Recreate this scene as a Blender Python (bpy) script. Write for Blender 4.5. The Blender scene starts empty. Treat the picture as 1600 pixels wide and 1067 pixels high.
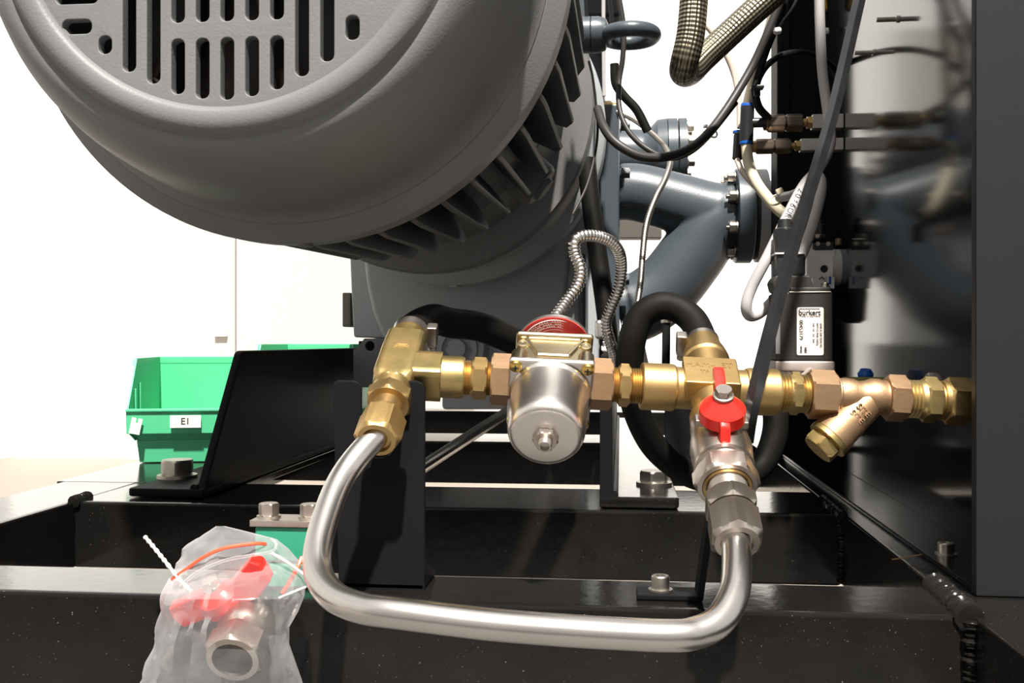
import bpy, bmesh, math, random
from mathutils import Vector, Matrix, noise
V = Vector
R_ = random.Random(4)
SC = bpy.context.scene
COL = SC.collection

# ---------------------------------------------------------------- camera
CAM_H = 0.24
YAW = math.radians(6.06)
cd = bpy.data.cameras.new('camera'); cd.sensor_width = 36; cd.lens = 36; cd.clip_start = 0.02; cd.clip_end = 100
cam = bpy.data.objects.new('camera', cd); COL.objects.link(cam)
cam.location = (0, 0, CAM_H); cam.rotation_euler = (math.pi/2, 0, YAW)
SC.camera = cam
# ---------------------------------------------------------------- world, sun, exposure
w = bpy.data.worlds.new('sky'); SC.world = w; w.use_nodes = True
w.node_tree.nodes['Background'].inputs[0].default_value = (1.0, 0.985, 0.96, 1)
w.node_tree.nodes['Background'].inputs[1].default_value = .75
sd = bpy.data.lights.new('sun', 'SUN'); sd.energy = 10.0; sd.angle = math.radians(2); sd.color = (1, 0.95, 0.88)
sun = bpy.data.objects.new('sun', sd); COL.objects.link(sun)
sun.rotation_euler = V((0.10, -0.50, 0.86)).to_track_quat('Z', 'Y').to_euler(); sun.location = (0, -1, 4)
SC.view_settings.view_transform = 'Standard'; SC.view_settings.look = 'None'
SC.view_settings.exposure = 0.15; SC.view_settings.gamma = 1; SC.view_settings.use_curve_mapping = False
SC.cycles.max_bounces = 8; SC.cycles.transparent_max_bounces = 16

# ---------------------------------------------------------------- pixel -> place helpers (1600x1067 frame)
FW = V((-math.sin(YAW), math.cos(YAW), 0)); RT = V((math.cos(YAW), math.sin(YAW), 0)); UP = V((0, 0, 1)); C0 = V((0, 0, CAM_H))
def D(px, py): return FW + RT*((px-800)/1600) + UP*((533.5-py)/1600)
def PY(px, py, Y): d = D(px, py); return C0 + d*(Y/d.y)
def PZ(px, py, Z): d = D(px, py); return C0 + d*((Z-CAM_H)/d.z)
def PX(px, py, X): d = D(px, py); return C0 + d*(X/d.x)
def S(n, Y): return n*Y/1600

# ---------------------------------------------------------------- materials
MATS = {}
def mat(name, base, metal=0.0, rough=0.4, var=None, vscale=6.0, vamt=0.5, bump=0.0, bscale=120.0, speck=None, sscale=400.0, samt=0.66, coat=0.0, ior=1.5, brush=None, spec=.5):
    if name in MATS: return MATS[name]
    m = bpy.data.materials.new(name); m.use_nodes = True; nt = m.node_tree; N = nt.nodes; L = nt.links
    p = N['Principled BSDF']; p.inputs['Metallic'].default_value = metal; p.inputs['Roughness'].default_value = rough; p.inputs['IOR'].default_value = ior
    p.inputs['Specular IOR Level'].default_value = spec; p.inputs['Coat Weight'].default_value = coat; p.inputs['Coat Roughness'].default_value = 0.08
    p.inputs['Base Color'].default_value = (*base, 1)
    tc = N.new('ShaderNodeTexCoord'); col = None
    if var:
        n = N.new('ShaderNodeTexNoise'); n.inputs['Scale'].default_value = vscale; n.inputs['Detail'].default_value = 4; L.new(tc.outputs['Object'], n.inputs['Vector'])
        r = N.new('ShaderNodeValToRGB'); r.color_ramp.elements[0].position = 0.5-0.18; r.color_ramp.elements[1].position = 0.5+0.22
        L.new(n.outputs['Fac'], r.inputs['Fac'])
        x = N.new('ShaderNodeMix'); x.data_type = 'RGBA'; x.inputs[6].default_value = (*base, 1); x.inputs[7].default_value = (*var, 1)
        mu = N.new('ShaderNodeMath'); mu.operation = 'MULTIPLY'; mu.inputs[1].default_value = vamt
        L.new(r.outputs['Color'], mu.inputs[0]); L.new(mu.outputs[0], x.inputs[0]); col = x.outputs[2]
    if speck:
        n = N.new('ShaderNodeTexNoise'); n.inputs['Scale'].default_value = sscale; n.inputs['Detail'].default_value = 2; L.new(tc.outputs['Object'], n.inputs['Vector'])
        r = N.new('ShaderNodeValToRGB'); r.color_ramp.elements[0].position = samt; r.color_ramp.elements[1].position = samt+0.06
        L.new(n.outputs['Fac'], r.inputs['Fac'])
        x = N.new('ShaderNodeMix'); x.data_type = 'RGBA'; x.inputs[7].default_value = (*speck, 1)
        if col: L.new(col, x.inputs[6])
        else: x.inputs[6].default_value = (*base, 1)
        L.new(r.outputs['Color'], x.inputs[0]); col = x.outputs[2]
        ad = N.new('ShaderNodeMath'); ad.operation = 'MULTIPLY_ADD'; ad.inputs[1].default_value = 0.5; ad.inputs[2].default_value = rough
        L.new(r.outputs['Color'], ad.inputs[0]); L.new(ad.outputs[0], p.inputs['Roughness'])
    if col: L.new(col, p.inputs['Base Color'])
    if bump or brush:
        n = N.new('ShaderNodeTexNoise'); n.inputs['Scale'].default_value = bscale; n.inputs['Detail'].default_value = 3
        if brush:
            mp = N.new('ShaderNodeMapping'); mp.inputs['Scale'].default_value = brush; L.new(tc.outputs['Object'], mp.inputs['Vector']); L.new(mp.outputs[0], n.inputs['Vector'])
        else: L.new(tc.outputs['Object'], n.inputs['Vector'])
        b = N.new('ShaderNodeBump'); b.inputs['Strength'].default_value = bump; b.inputs['Distance'].default_value = 0.002
        L.new(n.outputs['Fac'], b.inputs['Height']); L.new(b.outputs[0], p.inputs['Normal'])
    MATS[name] = m; return m

M_SKID = mat('black_frame_paint', (.006, .0057, .0054), spec=.24, rough=.14, var=(.014, .012, .0105), vscale=9, vamt=.6, bump=.12, bscale=60, speck=(.17, .15, .125), sscale=480, samt=.725)
M_BRK = mat('black_bracket_paint', (.008, .008, .009), spec=.05, rough=.5, bump=.05, bscale=80)
M_DOOR = mat('charcoal_door_paint', (.011, .011, .0125), rough=.55, spec=.25, bump=.05, bscale=400)
M_PANEL = mat('black_gloss_panel', (.006, .006, .007), rough=.10, ior=1.36, bump=.015, bscale=25)
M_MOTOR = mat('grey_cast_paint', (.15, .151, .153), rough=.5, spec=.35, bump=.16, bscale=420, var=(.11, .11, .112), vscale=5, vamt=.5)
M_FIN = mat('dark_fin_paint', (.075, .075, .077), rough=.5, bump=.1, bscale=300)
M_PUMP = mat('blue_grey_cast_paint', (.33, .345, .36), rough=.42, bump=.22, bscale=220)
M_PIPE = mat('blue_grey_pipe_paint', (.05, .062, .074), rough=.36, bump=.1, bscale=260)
M_DARK = mat('black_inside', (.012, .012, .012), rough=.6)
M_FAN = mat('dark_fan', (.03, .02, .015), rough=.35)
M_BRASS = mat('brass', (.58, .40, .175), 1, .42, var=(.42, .28, .11), vscale=28, vamt=.65, bump=.05, bscale=200)
M_BRASS2 = mat('brass_with_patina', (.54, .375, .165), 1, .43, var=(.25, .25, .10), vscale=42, vamt=.7, bump=.06, bscale=160)
M_BRONZE = mat('bronze_casting', (.44, .29, .175), 1, .52, var=(.36, .22, .12), vscale=22, vamt=.6, bump=.08, bscale=300)
M_OLIVE = mat('brown_anodised', (.20, .155, .12), .8, .35, var=(.12, .09, .07), vscale=30)
M_NICK = mat('nickel_plated', (.52, .46, .41), 1, .34, var=(.42, .36, .30), vscale=25, vamt=.5, bump=.03, bscale=200)
M_STEEL = mat('polished_steel', (.66, .63, .60), 1, .27, var=(.5, .47, .44), vscale=8, vamt=.4, bump=.02, bscale=30, brush=(1, 14, 14))
M_CHROME = mat('bright_steel_bowl', (.74, .69, .65), 1, .30, bump=.01, bscale=300)
M_BOLT = mat('zinc_bolt', (.55, .51, .46), 1, .34, var=(.38, .33, .28), vscale=60, vamt=.5)
M_DICH = mat('yellow_passivated_zinc', (.55, .44, .24), 1, .30, var=(.62, .58, .50), vscale=18, vamt=.6)
M_SILV = mat('satin_aluminium', (.66, .63, .60), 1, .38)
M_RUB = mat('black_rubber', (.006, .0055, .005), spec=.12, rough=.6, bump=.04, bscale=200)
M_CBL = mat('black_cable', (.010, .0095, .0095), rough=.4, spec=.3)
M_DGC = mat('dark_grey_cable', (.03, .028, .027), rough=.45, spec=.35)
M_GRC = mat('light_grey_cable', (.42, .40, .40), rough=.5)
M_CREAM = mat('cream_tube', (.62, .55, .40), rough=.35)
M_PINK = mat('pale_pink_tube', (.55, .45, .38), rough=.4)
M_RED = mat('red_plastic', (.72, .022, .014), rough=.3, var=(.6, .02, .015), vscale=30)
M_REDL = mat('red_label', (.55, .03, .03), rough=.4)
M_WHT = mat('white_plastic', (.72, .70, .68), rough=.35)
M_LBL = mat('label_paper', (.78, .70, .64), rough=.5)
M_INK = mat('black_ink', (.02, .018, .018), rough=.6)
M_WINK = mat('white_ink', (.85, .75, .72), rough=.6)
M_GRN = mat('green_plastic', (.075, .46, .23), rough=.42)
M_GRN2 = mat('dark_green_plastic', (.02, .23, .14), rough=.45)
M_BLUE = mat('blue_plastic', (.01, .10, .45), rough=.35)
M_YEL = mat('yellow_plastic', (.75, .48, .02), rough=.4)
M_BLKP = mat('black_plastic', (.018, .018, .019), rough=.35)
M_COIL = mat('black_coil_plastic', (.020, .018, .016), rough=.5, bump=.05, bscale=300)
M_TAPE = mat('black_square_cable', (.015, .015, .016), rough=.18, var=(.03, .03, .03), vscale=25, vamt=.6)
M_WALL = mat('white_wall_paint', (.88, .88, .87), rough=.8)
M_CRM = mat('cream_wall_panel', (.47, .45, .41), rough=.7)
M_FLOOR = mat('beige_floor', (.205, .175, .145), rough=.6, var=(.185, .155, .13), vscale=2, vamt=.6)
M_DWALL = mat('grey_wall_paint', (.74, .735, .73), rough=.9)
M_BRWN = mat('brown_steel_plate', (.16, .14, .125), .6, .5)
M_ZIP = mat('orange_red_zip', (.80, .09, .04), rough=.4)
M_STRAW = mat('straw', (.4, .22, .08), rough=.6)
def uvmat(name, kind):
    m = bpy.data.materials.new(name); m.use_nodes = True; nt = m.node_tree; N = nt.nodes; L = nt.links; p = N['Principled BSDF']
    uv = N.new('ShaderNodeUVMap'); sp = N.new('ShaderNodeSeparateXYZ'); L.new(uv.outputs[0], sp.inputs[0])
    def mth(op, a, b=None, c=None):
        q = N.new('ShaderNodeMath'); q.operation = op
        for i, z in enumerate((a, b, c)):
            if z is None: continue
            if isinstance(z, (int, float)): q.inputs[i].default_value = z
            else: L.new(z, q.inputs[i])
        return q.outputs[0]
    U = mth('MULTIPLY', sp.outputs[0], 6.2832*11); W = mth('MULTIPLY', sp.outputs[1], 520.0)
    a = mth('SINE', mth('ADD', U, W)); b = mth('SINE', mth('SUBTRACT', U, W)); h = mth('MULTIPLY', a, b)
    f = mth('MULTIPLY_ADD', h, .5, .5)
    x = N.new('ShaderNodeMix'); x.data_type = 'RGBA'; x.inputs[6].default_value = (.16, .14, .095, 1); x.inputs[7].default_value = (.42, .37, .27, 1)
    L.new(f, x.inputs[0]); L.new(x.outputs[2], p.inputs['Base Color']); p.inputs['Metallic'].default_value = .85; p.inputs['Roughness'].default_value = .3
    bp = N.new('ShaderNodeBump'); bp.inputs['Strength'].default_value = .7; bp.inputs['Distance'].default_value = .002; L.new(f, bp.inputs['Height']); L.new(bp.outputs[0], p.inputs['Normal'])
    return m
M_BRAID = uvmat('braided_steel_hose', 'braid')
def bagmat():
    m = bpy.data.materials.new('clear_polythene'); m.use_nodes = True; nt = m.node_tree; N = nt.nodes; L = nt.links
    N.remove(N['Principled BSDF']); out = N['Material Output']
    tr = N.new('ShaderNodeBsdfTransparent'); tr.inputs[0].default_value = (.97, .97, .98, 1)
    gl = N.new('ShaderNodeBsdfGlossy'); gl.inputs['Roughness'].default_value = .12
    df = N.new('ShaderNodeBsdfDiffuse'); df.inputs[0].default_value = (.85, .86, .88, 1)
    tl = N.new('ShaderNodeBsdfTranslucent'); tl.inputs[0].default_value = (.85, .86, .88, 1)
    a = N.new('ShaderNodeMixShader'); a.inputs[0].default_value = .5; L.new(df.outputs[0], a.inputs[1]); L.new(tl.outputs[0], a.inputs[2])
    lw = N.new('ShaderNodeLayerWeight'); lw.inputs[0].default_value = .35
    b = N.new('ShaderNodeMixShader'); L.new(a.outputs[0], b.inputs[1]); L.new(gl.outputs[0], b.inputs[2]); b.inputs[0].default_value = .35
    c = N.new('ShaderNodeMixShader'); L.new(tr.outputs[0], c.inputs[1]); L.new(b.outputs[0], c.inputs[2])
    mm = N.new('ShaderNodeMath'); mm.operation = 'MULTIPLY_ADD'; mm.inputs[1].default_value = .75; mm.inputs[2].default_value = .12
    L.new(lw.outputs['Facing'], mm.inputs[0]); L.new(mm.outputs[0], c.inputs[0]); L.new(c.outputs[0], out.inputs[0])
    return m
M_BAG = bagmat()

# ---------------------------------------------------------------- mesh helpers
def frame(axis, ref=None):
    w = V(axis).normalized(); ref = V(ref) if ref is not None else (UP if abs(w.z) < .9 else V((0, 1, 0)))
    u = (ref - w*ref.dot(w)).normalized(); return u, w.cross(u), w
GS = 1.0
def lathe(p0, axis, prof, n=40, ref=None, phase=0.0, caps=True, gs=None):
    """profile items (s, r) round, (s,'h',apothem,clip) hexagon, (s,'q',half,clip) square"""
    bm = bmesh.new(); u, v, w = frame(axis, ref); rings = []; gs = GS if gs is None else gs
    for it in prof:
        ring = []
        for k in range(n):
            ph = 2*math.pi*k/n
            if it[1] == 'h': c = math.pi/3; r = min(it[2]/math.cos(((ph+phase) % c) - c/2), it[3])
            elif it[1] == 'q': c = math.pi/2; r = min(it[2]/math.cos(((ph+math.pi/4) % c) - c/2), it[3])
            else: r = it[1]
            r = max(r*gs, 1e-5)
            ring.append(bm.verts.new(V(p0) + w*it[0]*gs + (u*math.cos(ph) + v*math.sin(ph))*r))
        rings.append(ring)
    for a, b in zip(rings, rings[1:]):
        for k in range(n): bm.faces.new((a[k], a[(k+1) % n], b[(k+1) % n], b[k]))
    if caps: bm.faces.new(list(reversed(rings[0]))); bm.faces.new(rings[-1])
    bmesh.ops.recalc_face_normals(bm, faces=bm.faces[:]); return bm
def hexp(s0, s1, ap, ch=.0025):
    rc = ap/math.cos(math.pi/6)
    return [(s0, 'h', ap, ap*1.0), (s0+ch, 'h', ap, rc), (s1-ch, 'h', ap, rc), (s1, 'h', ap, ap*1.0)]
def thread(s0, s1, r, p=.0022, d=.0014):
    o = []; n = max(1, int((s1-s0)/p)); p = (s1-s0)/n
    for i in range(n): o += [(s0+i*p, r-d), (s0+(i+.5)*p, r)]
    return o + [(s1, r-d)]
def smooth(pts, k=8):
    pts = [V(p) for p in pts]; q = [pts[0]*2-pts[1]] + pts + [pts[-1]*2-pts[-2]]; out = []
    for i in range(1, len(q)-2):
        a, b, c, d = q[i-1:i+3]
        for j in range(k):
            t = j/k; out.append(.5*((2*b)+(c-a)*t+(2*a-5*b+4*c-d)*t*t+(3*b-a-3*c+d)*t**3))
    return out + [pts[-1]]
def resample(pts, step):
    L = [0]
    for a, b in zip(pts, pts[1:]): L.append(L[-1]+(b-a).length)
    n = max(2, int(L[-1]/step)); out = []; j = 0
    for i in range(n+1):
        s = L[-1]*i/n
        while j < len(L)-2 and L[j+1] < s: j += 1
        f = (s-L[j])/max(1e-9, L[j+1]-L[j]); out.append(pts[j].lerp(pts[j+1], f))
    return out, L[-1]
def sweep(pts, r, n=14, k=8, step=None, ref=None, phase=0, rf=None, flat=1.0):
    P = smooth(pts, k) if k else [V(p) for p in pts]
    if step: P, _ = resample(P, step)
    bm = bmesh.new(); uvl = bm.loops.layers.uv.new('UVMap'); rings = []; t0 = (P[1]-P[0]).normalized(); u = frame(t0, ref)[0]; dist = 0; ds = []
    for i, p in enumerate(P):
        t = ((P[min(i+1, len(P)-1)]-P[max(i-1, 0)])).normalized(); u = (u - t*u.dot(t)).normalized(); v = t.cross(u)
        if i: dist += (p-P[i-1]).length
        rr = (rf(i, dist) if rf else r)*GS
        rings.append([bm.verts.new(p + (u*math.cos(2*math.pi*q/n+phase) + v*math.sin(2*math.pi*q/n+phase)*flat)*rr) for q in range(n)]); ds.append(dist)
    for i, (a, b) in enumerate(zip(rings, rings[1:])):
        for q in range(n):
            f = bm.faces.new((a[q], a[(q+1) % n], b[(q+1) % n], b[q]))
            for lp, uv in zip(f.loops, ((q/n, ds[i]), ((q+1)/n, ds[i]), ((q+1)/n, ds[i+1]), (q/n, ds[i+1]))): lp[uvl].uv = uv
    bm.faces.new(list(reversed(rings[0]))); bm.faces.new(rings[-1])
    bmesh.ops.recalc_face_normals(bm, faces=bm.faces[:]); return bm
def conduit(pts, r, pitch):
    return sweep(pts, r, n=14, k=10, step=pitch/4, rf=lambda i, d: r*(1.0, 1.0, .90, .80)[i % 4])
def box(c, size, bev=.002, ax=None, seg=2):
    bm = bmesh.new(); bmesh.ops.create_cube(bm, size=1); size = [q*GS for q in size]
    for v in bm.verts: v.co = V((v.co.x*size[0], v.co.y*size[1], v.co.z*size[2]))
    if bev: bmesh.ops.bevel(bm, geom=bm.edges[:], offset=min(bev, min(size)*.45), segments=seg, profile=.5, affect='EDGES')
    for v in bm.verts: v.co = V(c) + ((ax[0].normalized()*v.co.x + ax[1].normalized()*v.co.y + ax[2].normalized()*v.co.z) if ax else v.co)
    bmesh.ops.recalc_face_normals(bm, faces=bm.faces[:]); return bm
def bx(x0, x1, y0, y1, z0, z1, bev=.003, seg=2): return box(((x0+x1)/2, (y0+y1)/2, (z0+z1)/2), (x1-x0, y1-y0, z1-z0), bev, seg=seg)
def prism(pts, ext, bev=0):
    """pts: 3-D polygon, ext: extrusion vector"""
    bm = bmesh.new(); a = [bm.verts.new(p) for p in pts]; b = [bm.verts.new(V(p)+V(ext)) for p in pts]; n = len(a)
    bm.faces.new(list(reversed(a))); bm.faces.new(b)
    for i in range(n): bm.faces.new((a[i], a[(i+1) % n], b[(i+1) % n], b[i]))
    bmesh.ops.recalc_face_normals(bm, faces=bm.faces[:])
    if bev: bmesh.ops.bevel(bm, geom=bm.edges[:], offset=bev, segments=2, profile=.5, affect='EDGES')
    return bm
def rrect(cx, cy, w, h, r, k=5):
    o = []
    for sx, sy, a0 in ((1, 1, 0), (-1, 1, 90), (-1, -1, 180), (1, -1, 270)):
        for i in range(k+1):
            a = math.radians(a0+90*i/k); o.append((cx+sx*(w/2-r)+r*math.cos(a), cy+sy*(h/2-r)+r*math.sin(a)))
    return o
def circ(cx, cy, r, n=32): return [(cx+r*math.cos(2*math.pi*i/n), cy+r*math.sin(2*math.pi*i/n)) for i in range(n)]
def curve_mesh(cu):
    o = bpy.data.objects.new('tmp', cu); COL.objects.link(o); bpy.context.view_layer.update()
    me = bpy.data.meshes.new_from_object(o.evaluated_get(bpy.context.evaluated_depsgraph_get()))
    bpy.data.objects.remove(o); bpy.data.curves.remove(cu); return me
def plate(outer, holes, origin, ux, uy, thick, bev=0):
    """flat plate with holes; 2-D outlines in metres; front face on the plane, body goes along -(ux x uy)"""
    cu = bpy.data.curves.new('tmp', 'CURVE'); cu.dimensions = '2D'; cu.fill_mode = 'BOTH'; cu.extrude = thick/2-bev; cu.bevel_depth = bev; cu.bevel_resolution = 2
    for pl in [outer]+list(holes):
        s = cu.splines.new('POLY'); s.points.add(len(pl)-1); s.use_cyclic_u = True
        for p, q in zip(s.points, pl): p.co = (q[0], q[1], 0, 1)
    me = curve_mesh(cu); bm = bmesh.new(); bm.from_mesh(me); bpy.data.meshes.remove(me)
    ux, uy = V(ux).normalized(), V(uy).normalized(); uz = ux.cross(uy)
    for v in bm.verts: v.co = V(origin) + ux*v.co.x + uy*v.co.y + uz*(v.co.z - thick/2)
    bmesh.ops.remove_doubles(bm, verts=bm.verts[:], dist=1e-6); bmesh.ops.recalc_face_normals(bm, faces=bm.faces[:]); return bm
def obj(name, bms, m, parent=None, smooth_a=35, label=None, cat=None, group=None, kind=None, origin=None):
    if not isinstance(bms, (list, tuple)): bms = [bms]
    me = bpy.data.meshes.new(name)
    if len(bms) == 1: bms[0].to_mesh(me); bms[0].free()
    else:
        big = bmesh.new()
        for b in bms:
            t = bpy.data.meshes.new('t'); b.to_mesh(t); b.free(); big.from_mesh(t); bpy.data.meshes.remove(t)
        big.to_mesh(me); big.free()
    if parent is not None: off = parent.matrix_basis.translation.copy() if parent.parent is None else parent.parent.matrix_basis.translation + parent.matrix_basis.translation
    elif origin is not None: off = V(origin)
    else:
        cs = [v.co for v in me.vertices]; off = V(((min(c.x for c in cs)+max(c.x for c in cs))/2, (min(c.y for c in cs)+max(c.y for c in cs))/2, min(c.z for c in cs)))
    me.transform(Matrix.Translation(-off))
    if smooth_a:
        me.polygons.foreach_set('use_smooth', [True]*len(me.polygons)); me.set_sharp_from_angle(angle=math.radians(smooth_a))
    me.materials.append(m); o = bpy.data.objects.new(name, me); COL.objects.link(o)
    if smooth_a and smooth_a < 60 and name != 'film':
        wn = o.modifiers.new('weighted', 'WEIGHTED_NORMAL'); wn.keep_sharp = True; wn.mode = 'FACE_AREA_WITH_ANGLE'; wn.weight = 80
    if parent is not None: o.parent = parent
    else: o.location = off
    tag(o, label, cat, group, kind); return o
def tag(o, label=None, cat=None, group=None, kind=None):
    if label: o['label'] = label
    if cat: o['category'] = cat
    if group: o['group'] = group
    if kind: o['kind'] = kind
    return o
def thing(name, loc, label, cat, group=None):
    o = bpy.data.objects.new(name, None); o.empty_display_size = .02; o.location = loc; COL.objects.link(o); return tag(o, label, cat, group)
def text(name, body, origin, ux, uy, size, m, parent, ext=.0003, bold=0, align='CENTER'):
    cu = bpy.data.curves.new('tmp', 'FONT'); cu.body = body; cu.size = size; cu.align_x = align; cu.align_y = 'CENTER'; cu.extrude = ext; cu.offset = bold
    me = curve_mesh(cu); bm = bmesh.new(); bm.from_mesh(me); bpy.data.meshes.remove(me)
    ux, uy = V(ux).normalized(), V(uy).normalized(); uz = ux.cross(uy)
    for v in bm.verts: v.co = V(origin) + ux*v.co.x + uy*v.co.y + uz*v.co.z
    return obj(name, bm, m, parent, smooth_a=None)
def hexbolt(name, base, axis, ap, h, m, parent, washer=True, phase=.3, socket=False):
    pr = [(0, ap*1.35), (ap*.22, ap*1.35), (ap*.22, ap)] if washer else []
    if socket: b = lathe(base, axis, pr + [(ap*.22, ap), (h-.001, ap), (h, ap*.93), (h, ap*.6), (h*.55, ap*.55)], 28)
    else: b = lathe(base, axis, pr + hexp(ap*.22, h, ap, ap*.12), 48, phase=phase)
    return obj(name, b, m, parent, smooth_a=28)

# ================================================================ THE SETTING
obj('floor', bx(-4.5, 6, -3, 7.1, -.66, -.6, 0), M_FLOOR, kind='structure')
obj('floor_bounce_dimmer', bx(-1.9, 5.9, -2.9, 1.9, -.6, -.594, 0), mat('dark_grey_bounce_sheet', (.10, .095, .09), rough=.7), kind='structure')  # unseen dark sheet added over the floor to dim bounce and beam reflections
obj('wall_left', bx(-4.5, -4.4, -3, 7.1, -.6, 3.2, 0), M_WALL, kind='structure')
obj('wall_back', bx(-4.4, 6, 7.0, 7.1, -.6, 3.2, 0), M_WALL, kind='structure')
obj('wall_front', bx(-4.4, 6, -3.0, -2.9, -.6, 2.6, 0), M_DWALL, kind='structure')
wp = obj('trim_1', [bx(-3.12, -2.70, 6.96, 7.0, -.6, 2.3, .004), bx(-2.68, -1.0, 6.97, 7.0, -.6, 2.3, .004)], M_CRM, kind='structure')
obj('latch', bx(-2.84, -2.75, 6.93, 6.96, .275, .36, .006), M_WALL, wp)

# ================================================================ SKID FRAME
sk = thing('skid_frame', (-.25, 1.2, -.1), 'welded glossy black steel box-section frame carrying the whole machine', 'frame')
obj('beam', bx(-.95, .305, .93, 1.038, -.10, 0, .005), M_SKID, sk)
obj('beam', bx(-.82, .305, 1.461, 1.675, -.10, 0, .005), M_SKID, sk)
obj('beam', bx(-.82, .305, 2.43, 2.65, -.10, 0, .005), M_SKID, sk)
obj('beam', bx(-.82, .305, 3.50, 3.62, -.10, 0, .005), M_SKID, sk)
obj('sheen_blocker', bx(.10, .275, 2.36, 2.37, -.05, .13, .002), M_BRK, sk)  # dark plate added to keep bright beam tops out of the gloss panel
obj('rail', bx(-.95, -.815, .6, 3.62, -.10, 0.0005, .005), M_SKID, sk)
obj('rail', bx(.305, .62, .3, 3.62, -.10, 0.0005, .005), M_SKID, sk)
obj('deck_plate', bx(-.96, -.63, 1.66, 2.9, -.012, .001, .002), M_SKID, sk)
def weld(p0, p1, r):
    p0, p1 = V(p0), V(p1); pts = []
    n = 14
    for i in range(n+1):
        q = p0.lerp(p1, i/n); pts.append(q)
    return sweep(pts, r, n=10, k=4, rf=lambda i, d: r*(1+.28*math.sin(i*1.9)+.15*math.sin(i*.7)))
obj('weld_bead', weld((.303, 1.45, .0), (.306, 1.60, .001), .006), M_SKID, sk)
obj('weld_bead', weld((.302, .925, .0), (.306, 1.045, .001), .010), M_SKID, sk)
obj('weld_bead', weld((.304, .928, -.002), (.304, .928, -.095), .007), M_SKID, sk)
obj('weld_bead', weld((.304, 1.459, -.002), (.304, 1.459, -.095), .005), M_SKID, sk)
obj('weld_bead', weld((-.815, 1.455, 0), (-.815, 1.50, .001), .007), M_SKID, sk)
# ================================================================ CABINET
cb = thing('equipment_cabinet', (.45, 1.5, 0), 'tall cabinet with black mirror-gloss side and charcoal front door', 'cabinet')
obj('door', bx(.331, .95, 1.0, 1.014, .001, 1.6, .002), M_DOOR, cb)
obj('side_panel', bx(.405, .42, 1.016, 2.2, .006, 1.6, .001), M_PANEL, cb)
obj('corner_post', bx(.327, .425, 2.2, 2.29, .001, 1.6, .004), M_BRK, cb)
obj('corner_post', bx(.345, .352, 2.193, 2.2, .001, 1.6, .001), M_BRK, cb)
obj('base_plate', bx(.335, .62, 1.016, 2.32, .0008, .006, .001), M_SKID, cb)
def capscrew(base, r, h, parent, name='cap_screw', axis=UP, m=None):
    return obj(name, lathe(base, axis, [(0, r*1.35), (.0015, r*1.35), (.0016, r), (h-.001, r), (h, r*.9), (h, r*.55), (h*.6, r*.5)], 28), m or M_BOLT, parent, smooth_a=30)
capscrew(PZ(1478, 866, .006), .0085, .013, cb)
for px, py in ((1385, 30), (1348, 82)):
    p = PX(px+18, py, .405); obj('panel_stud', lathe(p, (-1, 0, 0), [(0, .005), (.003, .005), (.003, .0035), (.03, .0035), (.031, .002)], 16), M_BOLT, cb)
obj('straw', sweep([PZ(1394, 874, .003), PZ(1415, 871, .005), PZ(1440, 866, .008)], .0006, 6), M_STRAW, label='thin brown straw lying on the frame by the cabinet', cat='straw')

# ================================================================ MOTOR
MX, MZ = -.369, .661
MD = V((.010, 1, .019)).normalized()
mo = thing('electric_motor', (MX, 1.3, .35), 'big grey cast electric motor with slotted fan cover and cooling fins', 'motor')
ax = lambda y: V((MX, .916, MZ)) + MD*(y-.916)
fc = obj('fan_cover', lathe(ax(0), MD, [(.9235, .2005), (.916, .2025), (.9125, .208), (.912, .216), (.9135, .2235), (.919, .2275), (.923, .231), (.9225, .236), (.925, .243), (.932, .251), (.944, .259), (.962, .267), (.99, .274), (1.03, .279), (1.062, .2825), (1.078, .286), (1.086, .2925), (1.088, .2945), (1.088, .27), (1.0, .262), (.945, .245), (.935, .2005), (.9235, .2005)], 128, caps=False), M_MOTOR, mo, smooth_a=50)
K = .95/1600
def gp(px, py): return ((px-345)*K, -(py+178)*K)
holes = []
def slot(x, y0, y1, wd=26):
    a, b = gp(x, y0), gp(x, y1); holes.append(rrect(a[0], (a[1]+b[1])/2, wd*K, abs(b[1]-a[1]), wd*K*.46, 6))
for k in range(-6, 7):
    x = 351+k*40.3; h = math.sqrt(max(0, 331**2-((abs(x-345)+11))**2)); bot = -178+h; top = -178-h
    if abs(k) <= 2:
        slot(x, 51, bot); slot(x, -178+20, 29); slot(x, -336-50, -178-20); slot(x, top, -336-72)
    elif abs(k) in (3, 4): slot(x, -170, bot-4); slot(x, top+4, -190)
    elif abs(k) == 5: slot(x, 42 if k < 0 else 23, bot-6); slot(x, top+6, -178-200)
for sx in (-1, 1):
    for py in (28, -20, -68, -116, -240, -290):
        if sx > 0 and py == 28: continue
        a = gp(345+sx*(240), py); h = math.sqrt(331**2-(abs(py+178)+11)**2); x1 = min(h-4, 330)
        cx = (226+x1)/2 if py < 20 else 243; wd = x1-200 if py < 20 else 54
        if py < 20: cx = (205+x1)/2; wd = x1-205
        holes.append(rrect(sx*cx*K, -(py+178)*K, wd*K, 27*K, 12*K, 6))
obj('grille', plate(circ(0, 0, .2035, 96), holes, (MX, .9225, MZ), (1, 0, 0), (0, 0, 1), .012, .0012), M_MOTOR, mo, smooth_a=40)
blades = [lathe(ax(.97), (0, 1, 0), [(0, .055), (.06, .06), (.06, .19), (.064, .19), (.066, .05)], 40)]
for k in range(9):
    a = 2*math.pi*k/9; d = V((math.cos(a), 0, math.sin(a))); e = V((-math.sin(a), 0, math.cos(a)))
    blades.append(box(ax(1.0)+d*.12, (.13, .055, .006), .001, (d, V((0, 1, 0)), e)))
obj('fan', blades, M_FAN, mo)
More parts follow.
